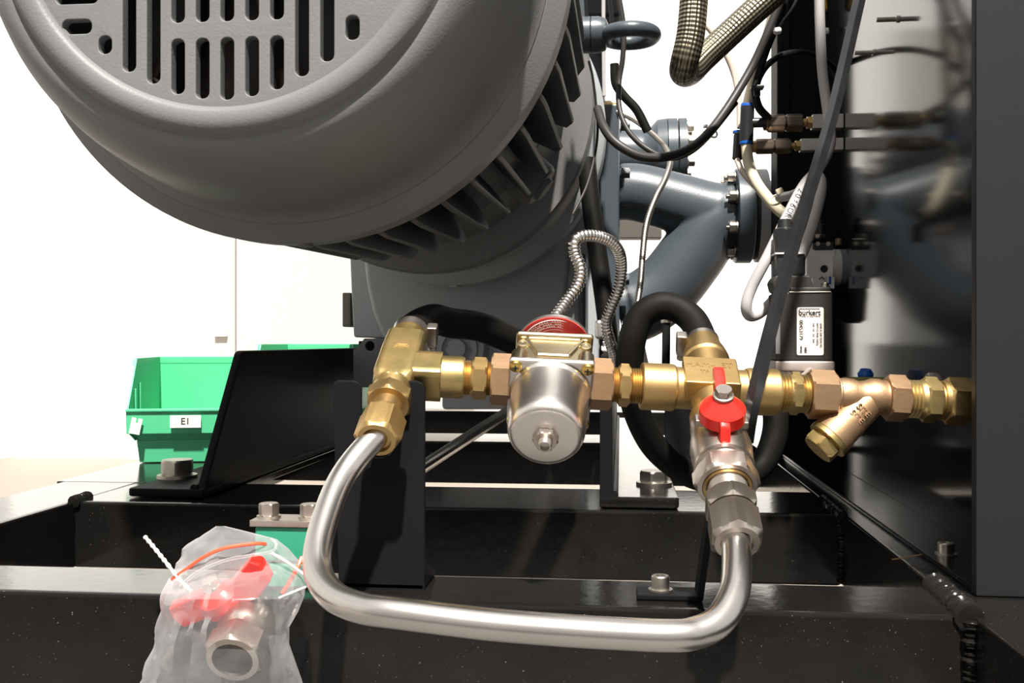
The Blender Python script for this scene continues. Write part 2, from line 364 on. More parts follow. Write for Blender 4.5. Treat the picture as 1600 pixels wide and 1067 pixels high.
obj('end_shield', lathe(ax(0), MD, [(1.072, .03), (1.072, .268), (1.087, .27), (1.090, .2955), (1.104, .3135), (1.106, .3155), (1.140, .3155), (1.143, .305), (1.15, .24)], 128), M_MOTOR, mo, smooth_a=30)
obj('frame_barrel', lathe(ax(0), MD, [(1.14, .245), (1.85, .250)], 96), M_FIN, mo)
NF = 46
for k in range(NF):
    a = 2*math.pi*(k+.5)/NF; d = V((math.cos(a), 0, math.sin(a))); e = V((-math.sin(a), 0, math.cos(a)))
    y = lambda r, s: ax(s)+d*r
    if k == 0:
        pts = [(.24, 1.149), (.303, 1.149), (.310, 1.18), (.3125, 1.22), (.3105, 1.53), (.298, 1.585), (.24, 1.60)]
    fb = prism([y(r, s)-e*.0035 for r, s in pts], e*.007, .0018)
    if k == 0:
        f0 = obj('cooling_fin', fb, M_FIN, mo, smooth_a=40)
    else:
        fb.free(); f = f0.copy(); COL.objects.link(f); f.parent = mo
        L = V((MX, 1.3, .35)); rot = Matrix.Rotation(-(a-2*math.pi*.5/NF), 4, MD); c = ax(1.3)-L
        f.matrix_basis = Matrix.Translation(c) @ rot @ Matrix.Translation(-c)
obj('flange', lathe(ax(0), MD, [(1.70, .25), (1.845, .262), (1.86, .285), (1.863, .309), (1.868, .313), (1.90, .313), (1.903, .30)], 128), M_MOTOR, mo, smooth_a=30)
for k in range(12):
    a = math.radians(15+30*k); d = V((math.cos(a), 0, math.sin(a))); hexbolt('flange_bolt', ax(1.902)+d*.296, (0, 1, 0), .011, .014, M_PUMP, mo)
for a in (-38, -142): # lifting and foot lugs on the barrel
    d = V((math.cos(math.radians(a)), 0, math.sin(math.radians(a))))
    obj('barrel_boss', lathe(ax(1.70)+d*.235, d, [(0, .042), (.05, .040), (.058, .034), (.058, .022), (.066, .020)], 28), M_FIN, mo)
hexbolt('cover_bolt', PY(478, 372, 1.12), (0, 0, -1), .008, .010, M_FIN, mo)
# eye bolt
EB = PY(912, 55, 1.72); ex_ = V((1, 0, 0))
eb = thing('lifting_eye_bolt', EB, 'dark grey forged lifting eye bolt beside the motor', 'eye bolt')
obj('shank_collar', lathe(EB - V((.015, 0, 0)), (1, 0, 0), [(0, .026), (.002, .030), (.026, .030), (.0265, .027), (.028, .030), (.040, .030), (.052, .026), (.056, .018)], 36), M_PIPE, eb)
ec = PY(984, 56, 1.72); ring = []
for i in range(40):
    a = 2*math.pi*i/40; ring.append(ec + V((math.cos(a)*.040, math.sin(a)*.044, .001*math.sin(a))))
obj('ring', sweep(ring+[ring[0]], .0125, 16, k=2), M_PIPE, eb)

# ================================================================ PUMP CASING
pu = thing('pump', (-.35, 2.4, 0), 'heavy blue-grey cast pump casing bolted behind the motor', 'pump')
obj('adapter_ring', lathe(ax(0), MD, [(1.90, .22), (2.10, .30), (2.115, .322), (2.12, .326), (2.2, .326), (2.23, .30)], 128), M_PUMP, pu, smooth_a=30)
Yc = 2.30
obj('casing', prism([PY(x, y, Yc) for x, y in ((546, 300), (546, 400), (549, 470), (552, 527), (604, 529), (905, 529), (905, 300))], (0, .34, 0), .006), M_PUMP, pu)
obj('reflection_blocker', bx(-.69, -.04, 2.80, 3.40, .11, .86, .03, 3), M_PIPE, pu)  # hidden box added behind the pump to block white wall reflections in the panel
arc = [(566, 300), (567, 400), (572, 445), (582, 490), (597, 525), (614, 553), (634, 580), (660, 610), (840, 610), (868, 560), (880, 500), (890, 420), (894, 300)]
obj('volute', prism([PY(x, y, 2.24) for x, y in arc], (0, .08, 0), .012), M_PUMP, pu, smooth_a=50)
lo = PY(552, 605, 2.27); k = 2.27/1600
obj('foot_lug', plate([(0, 0), (.085, 0), (.085, 78*k), (18*k, 78*k), (6*k, 62*k), (0, 60*k)], [circ(27*k, 66*k, 8*k, 20)], lo, (1, 0, 0), (0, 0, 1), .03), mat('grey_lug', (.14, .14, .145), rough=.5), pu)
obj('lug_hole_shade', bx(lo.x+.004, lo.x+.08, 2.30, 2.33, lo.z, lo.z+.105, .002), M_DARK, pu)  # black block added behind the lug so its hole reads as shaded
obj('side_bracket', bx(*sorted((PY(540, 480, 2.35).x, PY(553, 480, 2.35).x)), 2.32, 2.40, PY(545, 511, 2.35).z, PY(545, 458, 2.35).z, .003), M_BRWN, pu)
bc = PY(715, 545, 2.200)
obj('bearing_boss', lathe(bc + V((0, .03, 0)), (0, -1, 0), [(0, .066), (.03, .064), (.038, .058), (.038, .046), (.044, .044), (.044, .033), (.035, .032), (.035, .024)], 48), M_PUMP, pu)
obj('boss_web', prism([PY(x, y, 2.22) for x, y in ((692, 520), (715, 512), (740, 516), (800, 545), (860, 575), (860, 640), (690, 640))], (0, .06, 0), .008), M_PUMP, pu, smooth_a=50)
hexbolt('plug', bc + V((0, -.004, 0)), (0, -1, 0), .020, .016, M_PUMP, pu, washer=False)
hexbolt('casing_bolt', PY(712, 437, 2.14), (0, 0, -1), .014, .016, M_PUMP, pu)
hexbolt('casing_bolt', PY(868, 366, 2.2), (0, -1, 0), .024, .018, M_PUMP, pu)
# discharge side plates
obj('side_flange', bx(PY(936, 0, 2.3).x, PY(968, 0, 2.3).x, 2.26, 2.62, .234, PY(950, 168, 2.3).z, .008), M_PIPE, pu)
obj('side_web', prism([PY(x, y, 2.25) for x, y in ((866, 330), (900, 285), (936, 240), (936, 640), (905, 640), (880, 560), (862, 470))], (0, .10, 0), .008), M_PUMP, pu, smooth_a=50)
obj('plate_rib', bx(PY(906, 0, 2.2).x, PY(918, 0, 2.2).x, 2.12, 2.26, .05, PY(910, 400, 2.2).z, .006), M_PIPE, pu)
for x, y in ((976, 196), (976, 270), (975, 436), (978, 512)):
    hexbolt('flange_bolt', PY(x-7, y, 2.32), (1, 0, 0), .012, .022, M_PIPE, pu)
obj('upper_plate', bx(PY(905, 0, 2.3).x, PY(945, 0, 2.3).x, 2.3, 2.4, PY(930, 150, 2.3).z, PY(930, -60, 2.3).z, .006), M_PIPE, pu)
# small white box and support on the pump side
jb = obj('junction_box', bx(PY(930, 0, 1.75).x, PY(946, 0, 1.75).x, 1.73, 1.79, PY(940, 530, 1.75).z, PY(940, 500, 1.75).z, .006, 3), M_SILV, label='small silver box on the pump side behind the flexible conduit', cat='box')

# ---------------- Y pipe
yp = thing('branch_pipe', PY(1060, 380, 2.45), 'blue-grey cast Y-shaped branch pipe ending in a round flange', 'pipe')
Yp = 2.45
def tubep(pts, rs): 
    P = [PY(x, y, Yp) for x, y in pts]; Q = smooth(P, 6); n = len(Q)-1
    return sweep(Q, 1, 28, k=0, rf=lambda i, d: S(rs[0]+(rs[1]-rs[0])*i/n, Yp))
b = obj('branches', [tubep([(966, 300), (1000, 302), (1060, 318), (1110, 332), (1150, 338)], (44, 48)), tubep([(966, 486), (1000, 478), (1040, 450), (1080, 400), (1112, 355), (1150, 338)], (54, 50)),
     lathe(PY(1125, 338, Yp), (1, 0, 0), [(0, S(50, Yp)), (.03, S(52, Yp))], 40)], M_PIPE, yp, smooth_a=60)
rm = b.modifiers.new('cast', 'REMESH'); rm.mode = 'VOXEL'; rm.voxel_size = .0042; rm.use_smooth_shade = True
sm = b.modifiers.new('soft', 'SMOOTH'); sm.factor = .5; sm.iterations = 14
fx = PY(1146, 338, Yp)
obj('flange', lathe(fx, (1, 0, 0), [(0, .06), (.001, S(69, Yp)), (.004, S(72, Yp)), (.038, S(72, Yp)), (.042, S(69, Yp)), (.042, .05)], 72), M_PIPE, yp)
for a in range(8):
    q = fx + V((0, math.cos(math.radians(22.5+45*a)), math.sin(math.radians(22.5+45*a))))*S(60, Yp); hexbolt('flange_bolt', q, (-1, 0, 0), .0115, .018, M_BOLT, yp)
    obj('bolt_thread', lathe(q + V((-.018, 0, 0)), (-1, 0, 0), thread(0, .008, .006), 14), M_BOLT, yp)
u = fx + V((.044, 0, 0))
cp = thing('grey_coupling', u, 'pale grey tapered pipe coupling right of the round flange', 'coupling')
obj('gasket', lathe(u, (1, 0, 0), [(0, S(66, Yp)), (.007, S(66, Yp))], 64), M_DARK, cp)
obj('collar', lathe(u + V((.007, 0, 0)), (1, 0, 0), [(0, S(71, Yp)), (.022, S(71, Yp)), (.024, S(58, Yp)), (.05, S(44, Yp)), (.12, S(38, Yp)), (.30, S(38, Yp))], 64), mat('pale_grey_casting', (.30, .30, .30), .3, .5), cp)
for a in (30, 150, 210, 330):
    hexbolt('flange_bolt', u + V((.03, math.cos(math.radians(a))*S(60, Yp), math.sin(math.radians(a))*S(60, Yp))), (1, 0, 0), .011, .012, M_BOLT, cp)
# brown mounting plate behind the coupling
obj('mounting_plate', prism([PY(x, y, 2.50) for x, y in ((1188, 290), (1250, 260), (1250, 432), (1188, 405))], (0, .02, 0), .002), M_BRWN, cp)
obj('brace_bar', prism([PY(x, y, 2.64) for x, y in ((955, 333), (1034, 333), (1034, 372), (955, 372))], (0, .06, 0), .003), M_BRWN, pu)
# upper pipe with flange pair
up = thing('flanged_pipe', PY(1010, 250, 2.7), 'short blue-grey pipe with paired flanges above the Y pipe', 'pipe')
pc = PY(966, 246, 2.7)
obj('pipe_body', lathe(pc, (1, 0, 0), [(0, S(44, 2.7)), (.06, S(42, 2.7)), (.085, S(46, 2.7)), (.10, S(56, 2.7)), (.125, S(58, 2.7))], 48), M_PIPE, up)
obj('flange', lathe(pc + V((.127, 0, 0)), (1, 0, 0), [(0, S(58, 2.7)), (.001, S(58, 2.7)), (.024, S(58, 2.7))], 64), M_PIPE, up)
obj('blind_flange', lathe(pc + V((.155, 0, 0)), (1, 0, 0), [(0, S(58, 2.7)), (.020, S(58, 2.7)), (.021, .02)], 64), M_PIPE, up)
for a in (20, 65, 115, 160, 200, 245, 290, 335):
    hexbolt('flange_bolt', pc + V((.175, math.cos(math.radians(a))*S(46, 2.7), math.sin(math.radians(a))*S(46, 2.7))), (1, 0, 0), .012, .018, M_BOLT, up)
# brass plug on pump top
bp_ = PY(950, 171, 2.28)
obj('brass_plug', lathe(bp_ + V((-.022, 0, 0)), (1, 0, 0), [(0, .010), (.004, .016)] + hexp(.012, .030, .017) + [(.032, .015), (.040, .014), (.042, .006)], 48), M_BRASS, label='small brass cable gland on top of the pump plate', cat='gland', smooth_a=28)

# ================================================================ SUPPORT ANGLES (left and right), notched bracket, small L bracket
al = thing('support_angle', (-.68, 1.6, .001), 'black angle bracket with sloping web beside the green bin', 'bracket', 'pump support angles')
XL = -.632
obj('web', prism([V((XL, 1.505, .012)), V((XL, 1.66, .220)), V((XL, 1.67, .2245)), V((XL, 2.42, .2245)), V((XL, 2.42, .012))], (-.014, 0, 0), .003), M_BRK, al)
obj('foot', prism([V((XL, 1.50, .002)), V((XL, 2.3, .002)), V((-.75, 2.3, .002)), V((-.753, 1.505, .002)), V((-.748, 1.50, .002))], (0, 0, .013), .003), M_BRK, al)
obj('fillet', sweep([V((XL-.016, 1.503, .016)), V((XL-.016, 2.3, .016))], .006, 10, k=0), M_BRK, al)
hexbolt('bolt', PZ(277, 746, .015), UP, .024, .030, M_BOLT, al, phase=.75)
ar = thing('support_angle', (.03, 1.6, .001), 'black angle bracket with hex bolt behind the ball valve', 'bracket', 'pump support angles')
XR = -.030
obj('web', prism([V((XR, 1.47, .004)), V((XR, 1.478, .22)), V((XR, 3.5, .233)), V((XR, 3.5, .004))], (.018, 0, 0), .003), M_BRK, ar)
obj('foot', prism([V((XR, 1.47, .002)), V((XR, 3.0, .002)), V((.075, 3.0, .002)), V((.083, 1.478, .002)), V((.078, 1.47, .002))], (0, 0, .016), .003), M_SKID, ar)
obj('fillet', sweep([V((XR+.02, 1.472, .020)), V((XR+.02, 3.0, .020))], .007, 10, k=0), M_BRK, ar)
hexbolt('bolt', PZ(1022, 757, .018), UP, .0205, .022, M_BOLT, ar, phase=.2)

nb = thing('notched_bracket', (-.2, .965, 0), 'tall matte black bracket plate with notch cradling the left brass tee', 'bracket')
o0 = PY(527, 924, .972); k = .972/1600*1.02
def q_(x, y): return ((x-527)*k, (926-y)*k)
outl = [q_(531, 926), q_(664, 926), q_(664, 606)] + [q_(660, 600), q_(653, 597), q_(625, 597), q_(619, 600), q_(617, 606), q_(617, 700), q_(612, 712), q_(600, 718), q_(580, 718), q_(568, 712), q_(563, 700), q_(563, 606), q_(560, 600), q_(553, 597), q_(528, 597), q_(523, 600), q_(521, 606)]
obj('plate', plate(outl, [], o0, (1, 0, 0), (0, 0, 1), .006, .0012), M_BRK, nb)
p0, p1 = PY(531, 926, .978), PY(664, 926, .978)
obj('foot', bx(p0.x, p1.x, .972, 1.035, .0008, .006, .001), M_BRK, nb)
obj('gusset', prism([V((p1.x-.004, .978, .005)), V((p1.x-.004, 1.03, .005)), V((p1.x-.004, .978, .03))], (.004, 0, 0)), M_BRK, nb)

lb = thing('small_angle_bracket', PZ(1050, 930, 0), 'small black bent strap bracket with cap screw on the front beam', 'bracket')
f0, f1 = PZ(995, 937, .0008), PZ(1098, 937, .0008)
obj('strap', [bx(f0.x, f1.x, f0.y, f0.y+.035, .0008, .0055, .001), prism([V((f1.x-.006, f0.y, .002)), V((f1.x, f0.y, .001)), V((f1.x+.010, f0.y, .075)), V((f1.x+.004, f0.y, .075))], (0, .035, 0), .001)], M_BRK, lb)
capscrew(PZ(1032, 922, .0055), .0085, .014, lb)

# ================================================================ BRASS PIPE LINE
TA = 1.017
def A(px): return C0 + D(px, 591+(px-745)*.0475)*TA
EXU = (A(1490)-A(640)).normalized(); EX = EXU
AL = V((0, -.839, -.545)).normalized(); AR = V((.03, -.83, -.55)).normalized()
NU = EX.cross(AL).normalized(); NU = NU if NU.z > 0 else -NU
NR = V((0, -.55, .835)).normalized()
O = A(640)
def sp(px): return (A(px)-O).dot(EXU)
def rp(n): return n*TA/1600
AL0, AR0, NU0, NR0 = AL, AR, NU, NR
def scale_to(k):
    global GS, EX, AL, AR, NU, NR
    GS = k; EX = EXU*k; AL = AL0*k; AR = AR0*k; NU = NU0*k; NR = NR0*k
scale_to(.934)
def pipe(prof, n=48, phase=.5236):
    out = []
    for it in prof:
        out.append((sp(it[0]), rp(it[1])) if len(it) == 2 else (sp(it[0]), it[1], rp(it[2]), rp(it[3])))
    return lathe(O, EX, out, n, ref=NU, phase=phase, gs=1.0)
def hx(a, b, ap, ch=3): rc = ap/math.cos(math.pi/6); return [(a, 'h', ap, ap), (a+ch, 'h', ap, rc), (b-ch, 'h', ap, rc), (b, 'h', ap, ap)]
def th(a, b, r, n): 
    o = []
    for i in range(n): o += [(a+(b-a)*i/n, r-2.2), (a+(b-a)*(i+.5)/n, r)]
    return o
# --- left tee
TC = A(621)
te = thing('brass_tee', TC, 'square-bodied brass tee at the left end of the pipe line', 'pipe fitting')
obj('body', lathe(TC, AL, [(-.082, .016), (-.080, .0185), (-.062, .0195), (-.060, 'q', .0205, .0265), (-.03, 'q', .0215, .028), (.018, 'q', .0215, .028), (.026, 'q', .0215, .0225), (.027, .0212), (.038, .0205), (.038, .017)], 48, ref=NU), M_BRASS2, te, smooth_a=28)
obj('side_arm', lathe(TC, EX, [(.0, 'q', .0205, .027), ((sp(690)-sp(621))/GS, 'q', .0205, .027), ((sp(691)-sp(621))/GS, .016)], 48, ref=NU), M_BRASS2, te, smooth_a=28)
obj('arm_collar', pipe([(689, 20), (689, 31.5), (691, 33), (722, 33), (726, 31), (726, 22)]), M_BRASS2, te, smooth_a=28)
for i, dy in enumerate((0, .0035)):
    obj('cast_mark', sweep([TC + NU*.0215 + AL*(-.022+dy) - EX*.007, TC + NU*.0218 + AL*(-.026+dy) - EX*.004, TC + NU*.0218 + AL*(-.026+dy) + EX*.006, TC + NU*.0215 + AL*(-.022+dy) + EX*.009], .0005, 6, k=0), M_BRASS, te)
# --- left compression fitting
lf = thing('brass_compression_fitting', TC+AL*.08, 'brass compression fitting joining the bent steel tube to the tee', 'pipe fitting')
obj('hex_body', lathe(TC, AL, [(.034, .016), (.036, .0165)] + hexp(.037, .054, .0215) + [(.0545, .0152), (.078, .0152)], 48, ref=NU, phase=0), M_BRASS, lf, smooth_a=28)
obj('nut', lathe(TC, AL, hexp(.074, .112, .0205, .004)[:-1] + [(.112, 'h', .0205, .0190), (.1125, .0145), (.108, .0135)], 48, ref=NU, phase=.5236), M_BRASS, lf, smooth_a=28)
# --- nipple 1
obj('hex_nipple', pipe(th(724, 738, 28, 4)+hx(738, 761, 29)+th(761, 769, 27, 3)+[(769, 25)]), M_BRASS, label='brass hex nipple between the left tee and the solenoid valve', cat='pipe fitting', smooth_a=28)
# --- solenoid valve
scale_to(.945)
VC = A(861)
va = thing('solenoid_valve', VC, 'red-capped solenoid valve with bright steel bowl in mid pipe line', 'valve')
obj('left_port', pipe(hx(767, 800, 35.5, 3)), M_BRONZE, va, smooth_a=28)
obj('right_port', pipe(hx(918, 956, 35.5, 3)), M_BRONZE, va, smooth_a=28)
def vb(s0, s1, hw, hn0, hn1, bev): return box(VC + AL*((s0+s1)/2) + NU*((hn0+hn1)/2), (hw*2, hn1-hn0, abs(s1-s0)), bev, (EX, NU, AL), seg=3)
obj('body', vb(-.042, .016, .0385, -.036, .0265, .004), M_DICH, va)
obj('rear_cover', vb(-.050, -.042, .0415, -.041, .0315, .004), M_DICH, va)
obj('front_cover', vb(.016, .0235, .0435, -.0435, .042, .003), M_SILV, va)
ribs = []
for sx in (-1, 1): ribs.append(sweep([VC + NU*.0262 + EX*sx*.030 + AL*-.040, VC + NU*.0268 + EX*sx*.016 + AL*-.010], .0028, 8, k=0))
ribs.append(sweep([VC + NU*.0268 + EX*-.016 + AL*-.010, VC + NU*.0268 + EX*.016 + AL*-.010], .0026, 8, k=0))
for sx in (-1, 1): ribs.append(lathe(VC + EX*sx*.0345 + NU*.030, AL, [(-.012, .003), (-.004, .0085), (.016, .0095)], 20))
obj('body_ribs', ribs, M_DICH, va)
for sx in (-1, 1): obj('rear_screw', lathe(VC + EX*sx*.0335 + NU*.0262 - AL*.028, NU, [(0, .006), (.0025, .006), (.0028, .0045), (.002, .004)], 20), M_DICH, va)
text('cast_letters', 'I I I I I I', VC + NU*.0268 + AL*.001, EX, -AL, .006, M_DICH, va, .0006)
bw = obj('bowl', lathe(VC, AL, [(.0235, .0425), (.0255, .0428), (.027, .041), (.030, .0402), (.060, .0396), (.076, .0391), (.084, .0384), (.0890, .0370), (.0920, .0350), (.0934, .0325), (.0937, .0300), (.0937, .001)], 64), M_CHROME, va, smooth_a=60)
obj('hex_nut', lathe(VC + AL*.0935, AL, hexp(0, .0075, .0112, .0012), 48, ref=EX), M_NICK, bw, smooth_a=28)
obj('stud', lathe(VC + AL*.0935, AL, thread(0, .0155, .0070, .0018, .0007) + [(.0155, .0045), (.012, .004)], 24), M_BOLT, bw)
for sx in (-1, 1):
    for sn in (-1, 1):
        q = VC + EX*sx*.0365 + NU*(sn*.0345) + AL*.0235
        scw = obj('screw', lathe(q, AL, [(0, .0066), (.001, .0068), (.003, .006), (.0042, .004), (.0044, .001)], 24), mat('yellow_screw', (.75, .52, .14), 1, .28), va)
        obj('cross_recess', [box(q + AL*.0041, (.0065, .0016, .0012), 0, (EX, NU, AL)), box(q + AL*.0041, (.0016, .0065, .0012), 0, (EX, NU, AL))], M_INK, scw)
CC = VC - AL*.050
cap_ = obj('coil_cap', lathe(CC, -AL, [(0, .020), (.014, .022), (.0145, .0400), (.015, .0410), (.019, .0410), (.024, .037), (.030, .010)], 56), M_SILV, va)
lab = obj('red_label', lathe(CC - AL*.0146, AL, [(0, .0403), (.0012, .0403)], 56), M_REDL, cap_)
for i in range(5):
    rr = (.0372-.0030*i); pts = [CC - AL*.0131 + (NU*math.cos(a) + EX*math.sin(a))*rr for a in [math.radians(-75+150*j/30) for j in range(31)]]
    obj('label_rule', sweep(pts, .0003 if i else .0005, 4, k=0), M_WINK, cap_)
for i, rr in ((0, .0352), (1, .0322), (2, .0292)):
    for j in range(26):
        a = math.radians(-58+116*j/25+i*1.5)
        if (j*7+i*3) % 5 == 0: continue
        dr = NU*math.cos(a) + EX*math.sin(a); tg = EX*math.cos(a) - NU*math.sin(a)
        obj('label_print', box(CC - AL*.0132 + dr*rr, (.0015, .0011, .0003), 0, (tg, dr, AL)), M_WINK, cap_, smooth_a=None)
# --- nipple 2
obj('hex_nipple', pipe(th(954, 966, 28, 4)+hx(966, 984, 29.5)+th(984, 1002, 28, 5)+[(1002, 24)]), M_BRASS, label='brass hex nipple between the solenoid valve and the brass cross', cat='pipe fitting', smooth_a=28)
# --- cross
scale_to(.963)
XC = A(1110)
cr = thing('brass_cross', XC, 'four-way brass cross with flat lettered pad behind the red handle', 'pipe fitting')
obj('run', pipe([(1001, 26), (1001, 35), (1003, 37), (1050, 37), (1054, 35), (1055, 33), (1076, 33), (1140, 33), (1163, 33), (1164, 35), (1168, 37), (1211, 37), (1215, 35), (1215, 26)]), M_BRASS, cr, smooth_a=28)
obj('branch', lathe(XC, AR, [(-.086, .0155), (-.0845, .0185), (-.072, .0200), (-.060, .0235), (-.052, .0250), (-.048, .0255), (-.045, .0235), (-.02, .0235), (.03, .0225), (.044, .0225), (.047, .0255), (.060, .0255), (.063, .022)], 48, ref=NR), M_BRASS, cr, smooth_a=32)
obj('pad', box(XC + NR*.012, (.056, .046, .026), .002, (EX, AR, NR)), M_BRASS, cr)
text('cast_letters', 'HAM-LET', XC + NR*.0251 - AR*.008 - EX*.002, EX, -AR, .0115, M_BRASS, cr, .0005)
text('cast_letters', 'TP 12', XC + NR*.0251 + AR*.0045 - EX*.002, EX, -AR, .008, M_BRASS, cr, .0005)
# --- ball valve
bv = thing('ball_valve', XC + AR*.11, 'nickel plated ball valve with red tee handle under the brass cross', 'valve')
obj('body', lathe(XC, AR, [(.056, .018), (.058, .0255), (.066, .0265), (.072, .0255), (.082, .0275), (.098, .0295), (.114, .0285), (.121, .0272), (.123, .0285), (.127, .0285), (.128, .0268)] + hexp(.129, .150, .0268, .003) + [(.1505, .0228), (.147, .0218)], 48, ref=NR, phase=.5), M_NICK, bv, smooth_a=30)
obj('seal_ring', lathe(XC, AR, [(.147, .0200), (.1512, .0222), (.1512, .0195), (.148, .0192)], 40, caps=False), M_BRASS, bv)
HB = XC + AR*.090 + NR*.024
obj('stem_gland', lathe(HB - NR*.002, NR, [(0, .016), (.006, .0155), (.008, .012), (.016, .011)], 32), M_NICK, bv)
for sx in (-1, 1): obj('stop_pin', box(HB + EX*sx*.021 + NR*.004, (.008, .010, .008), .001, (EX, AR, NR)), M_NICK, bv)
hd = obj('handle', [lathe(HB + NR*.007, NR, [(0, .0195), (.001, .0215), (.013, .0215), (.0145, .0205), (.026, .0085), (.028, .0075)], 40),
    prism([HB + NR*z + AR*s - EX*.0055 for s, z in ((0, .007), (-.030, .016), (-.044, .028), (-.046, .036), (-.040, .037), (-.012, .032), (0, .030))], EX*.011, .0022),
    prism([HB + NR*z + AR*s - EX*.0050 for s, z in ((0, .030), (.010, .026), (.026, .017), (.031, .004), (.030, -.004), (.022, -.004), (.016, .004), (0, .006))], EX*.010, .0022)], M_RED, bv, smooth_a=30)
obj('handle_bolt', lathe(HB + NR*.034, NR, [(0, .0098), (.0015, .0098), (.002, .0085)] + hexp(.002, .0085, .0072, .001), 48, ref=EX, phase=.2), M_BOLT, hd, smooth_a=28)
# --- steel compression fitting
rf_ = thing('steel_compression_fitting', XC + AR*.18, 'steel compression fitting joining the bent tube to the ball valve', 'pipe fitting')
obj('hex_body', lathe(XC, AR, thread(.148, .166, .0185, .0036, .0012) + hexp(.166, .184, .0215, .003) + [(.1845, .016), (.190, .016)], 48, ref=NR, phase=0), M_NICK, rf_, smooth_a=28)
obj('nut', lathe(XC, AR, hexp(.186, .222, .0212, .004)[:-1] + [(.222, 'h', .0212, .0192), (.2225, .0142), (.218, .0132)], 48, ref=NR, phase=0), M_NICK, rf_, smooth_a=28)
# --- bent tube
scale_to(.934)
lt = TC + AL*.10; rt = XC + AR0*.963*.21
L1 = TC + AL*.215 + V((-.006, 0, 0)); R1 = None
tp = [lt, PY(552, 722, .902), PY(527, 762, .880), PY(507, 815, .850), PY(496, 862, .824), PY(499, 900, .802), PY(522, 932, .780), PY(565, 950, .764), PY(620, 958, .755), PY(760, 975, .752), PY(900, 986, .752), PY(1040, 993, .756), PY(1090, 988, .764), PY(1125, 968, .776), PY(1146, 930, .796), PY(1151, 890, .820), rt]
obj('bent_tube', sweep(tp, .0127, 32, k=10), M_STEEL, label='polished steel tube bent into a wide U in the foreground', cat='tube', smooth_a=60)
scale_to(.963)
# --- nipple 3, strainer, end fittings
obj('hex_nipple', pipe(th(1213, 1233, 30, 4)+hx(1233, 1250, 29.5)+th(1250, 1266, 30, 4)+[(1266, 24)]), M_BRASS2, label='brass hex nipple between the cross and the Y strainer', cat='pipe fitting', smooth_a=28)
st = thing('y_strainer', A(1340), 'bronze Y strainer with slanted screen chamber pointing down', 'strainer')
obj('body', pipe(hx(1262, 1304, 34, 3)+[(1304, 29), (1308, 29), (1310, 27), (1320, 28), (1332, 27), (1340, 24), (1350, 25), (1360, 29), (1371, 29), (1378, 27), (1383, 27)]+hx(1384, 1415, 32, 3)), M_BRONZE, st, smooth_a=34)
SD = (EX*-.72 + V((0, 0, -.68)) + V((0, -.10, 0))).normalized(); SP = A(1362)
obj('screen_chamber', lathe(SP, SD, [(-.01, .012), (.0, .0165), (.018, .0185), (.032, .0190), (.033, .0198), (.049, .0205), (.050, .0212), (.060, .0215), (.061, .019)], 40), M_BRONZE, st, smooth_a=40)
obj('web', prism([A(1318)+V((0, -.003, -.004)), A(1366)+V((0, -.003, .010)), A(1368)+V((0, -.003, -.022)), A(1330)+V((0, -.003, -.030))], (0, .006, 0), .001), M_BRONZE, st)
obj('plug', lathe(SP, SD, [(.060, .0205), (.061, .0222), (.066, .0222), (.067, .019)] + hexp(.067, .080, .0165, .002), 48), M_BRASS2, st, smooth_a=28)
su = SD; sv = V((0, -1, 0)); sw = su.cross(sv).normalized()
fr = (V((0, -1, 0)) - SD*V((0, -1, 0)).dot(SD)).normalized(); tv = fr.cross(SD)
for i, tx in enumerate(('SITE', 'SITE')): text('cast_letters', tx, SP + SD*(.022+.0095*i)*GS + fr*.0184*GS, tv, -SD, .0085, M_BRONZE, st, .0011)
obj('male_adaptor', pipe(th(1413, 1436, 30, 4)+[(1436, 30), (1440, 31)]+hx(1440, 1464, 31.5)+[(1465, 27), (1472, 27)]), M_BRASS2, label='brass adaptor with thread right of the Y strainer', cat='pipe fitting', smooth_a=28)
obj('end_nut', pipe([(1468, 24), (1469, 31), (1476, 31)]+hx(1476, 1513, 32.5, 4)+[(1513, 20), (1560, 20)]), M_BRASS, label='large brass nut at the cabinet end of the pipe line', cat='nut', smooth_a=28)
scale_to(1.0)
# olive fitting line behind the strainer
ol = thing('rear_fitting', PY(1355, 602, 1.25), 'olive and silver fittings half hidden behind the Y strainer', 'pipe fitting')
q0 = PY(1300, 610, 1.387)
obj('olive_barrel', lathe(q0, (1, 0, 0), hexp(.012, .075, .0155), 48), mat('olive_passivate', (.22, .20, .06), .9, .35), ol, smooth_a=28)
obj('silver_end', lathe(q0, (1, 0, 0), [(-.005, .010), (-.004, .0165), (.012, .0165), (.0125, .01)], 32), M_SILV, ol)
obj('silver_end', lathe(q0, (1, 0, 0), [(.075, .0165), (.088, .016), (.095, .012)], 32), M_SILV, ol)
obj('tail_nut', lathe(PY(1448, 604, 1.387), (1, 0, 0), hexp(0, .018, .016) + [(.019, .012), (.05, .012)], 48), M_BOLT, ol, smooth_a=28)
obj('small_brass_joint', lathe(PY(1290, 612, 1.387), (1, 0, 0), hexp(0, .022, .013), 48), M_BRASS, ol, smooth_a=28)
obj('blue_reflection', lathe(PY(1352, 592, 1.60), (0, -.2, 1), [(0, .010), (.008, .012), (.011, .010), (.015, .008)], 24), M_BLUE, label='small blue round piece standing in for a reflection behind the strainer', cat='fitting')  # solid blue piece modelled in place of a faint reflection

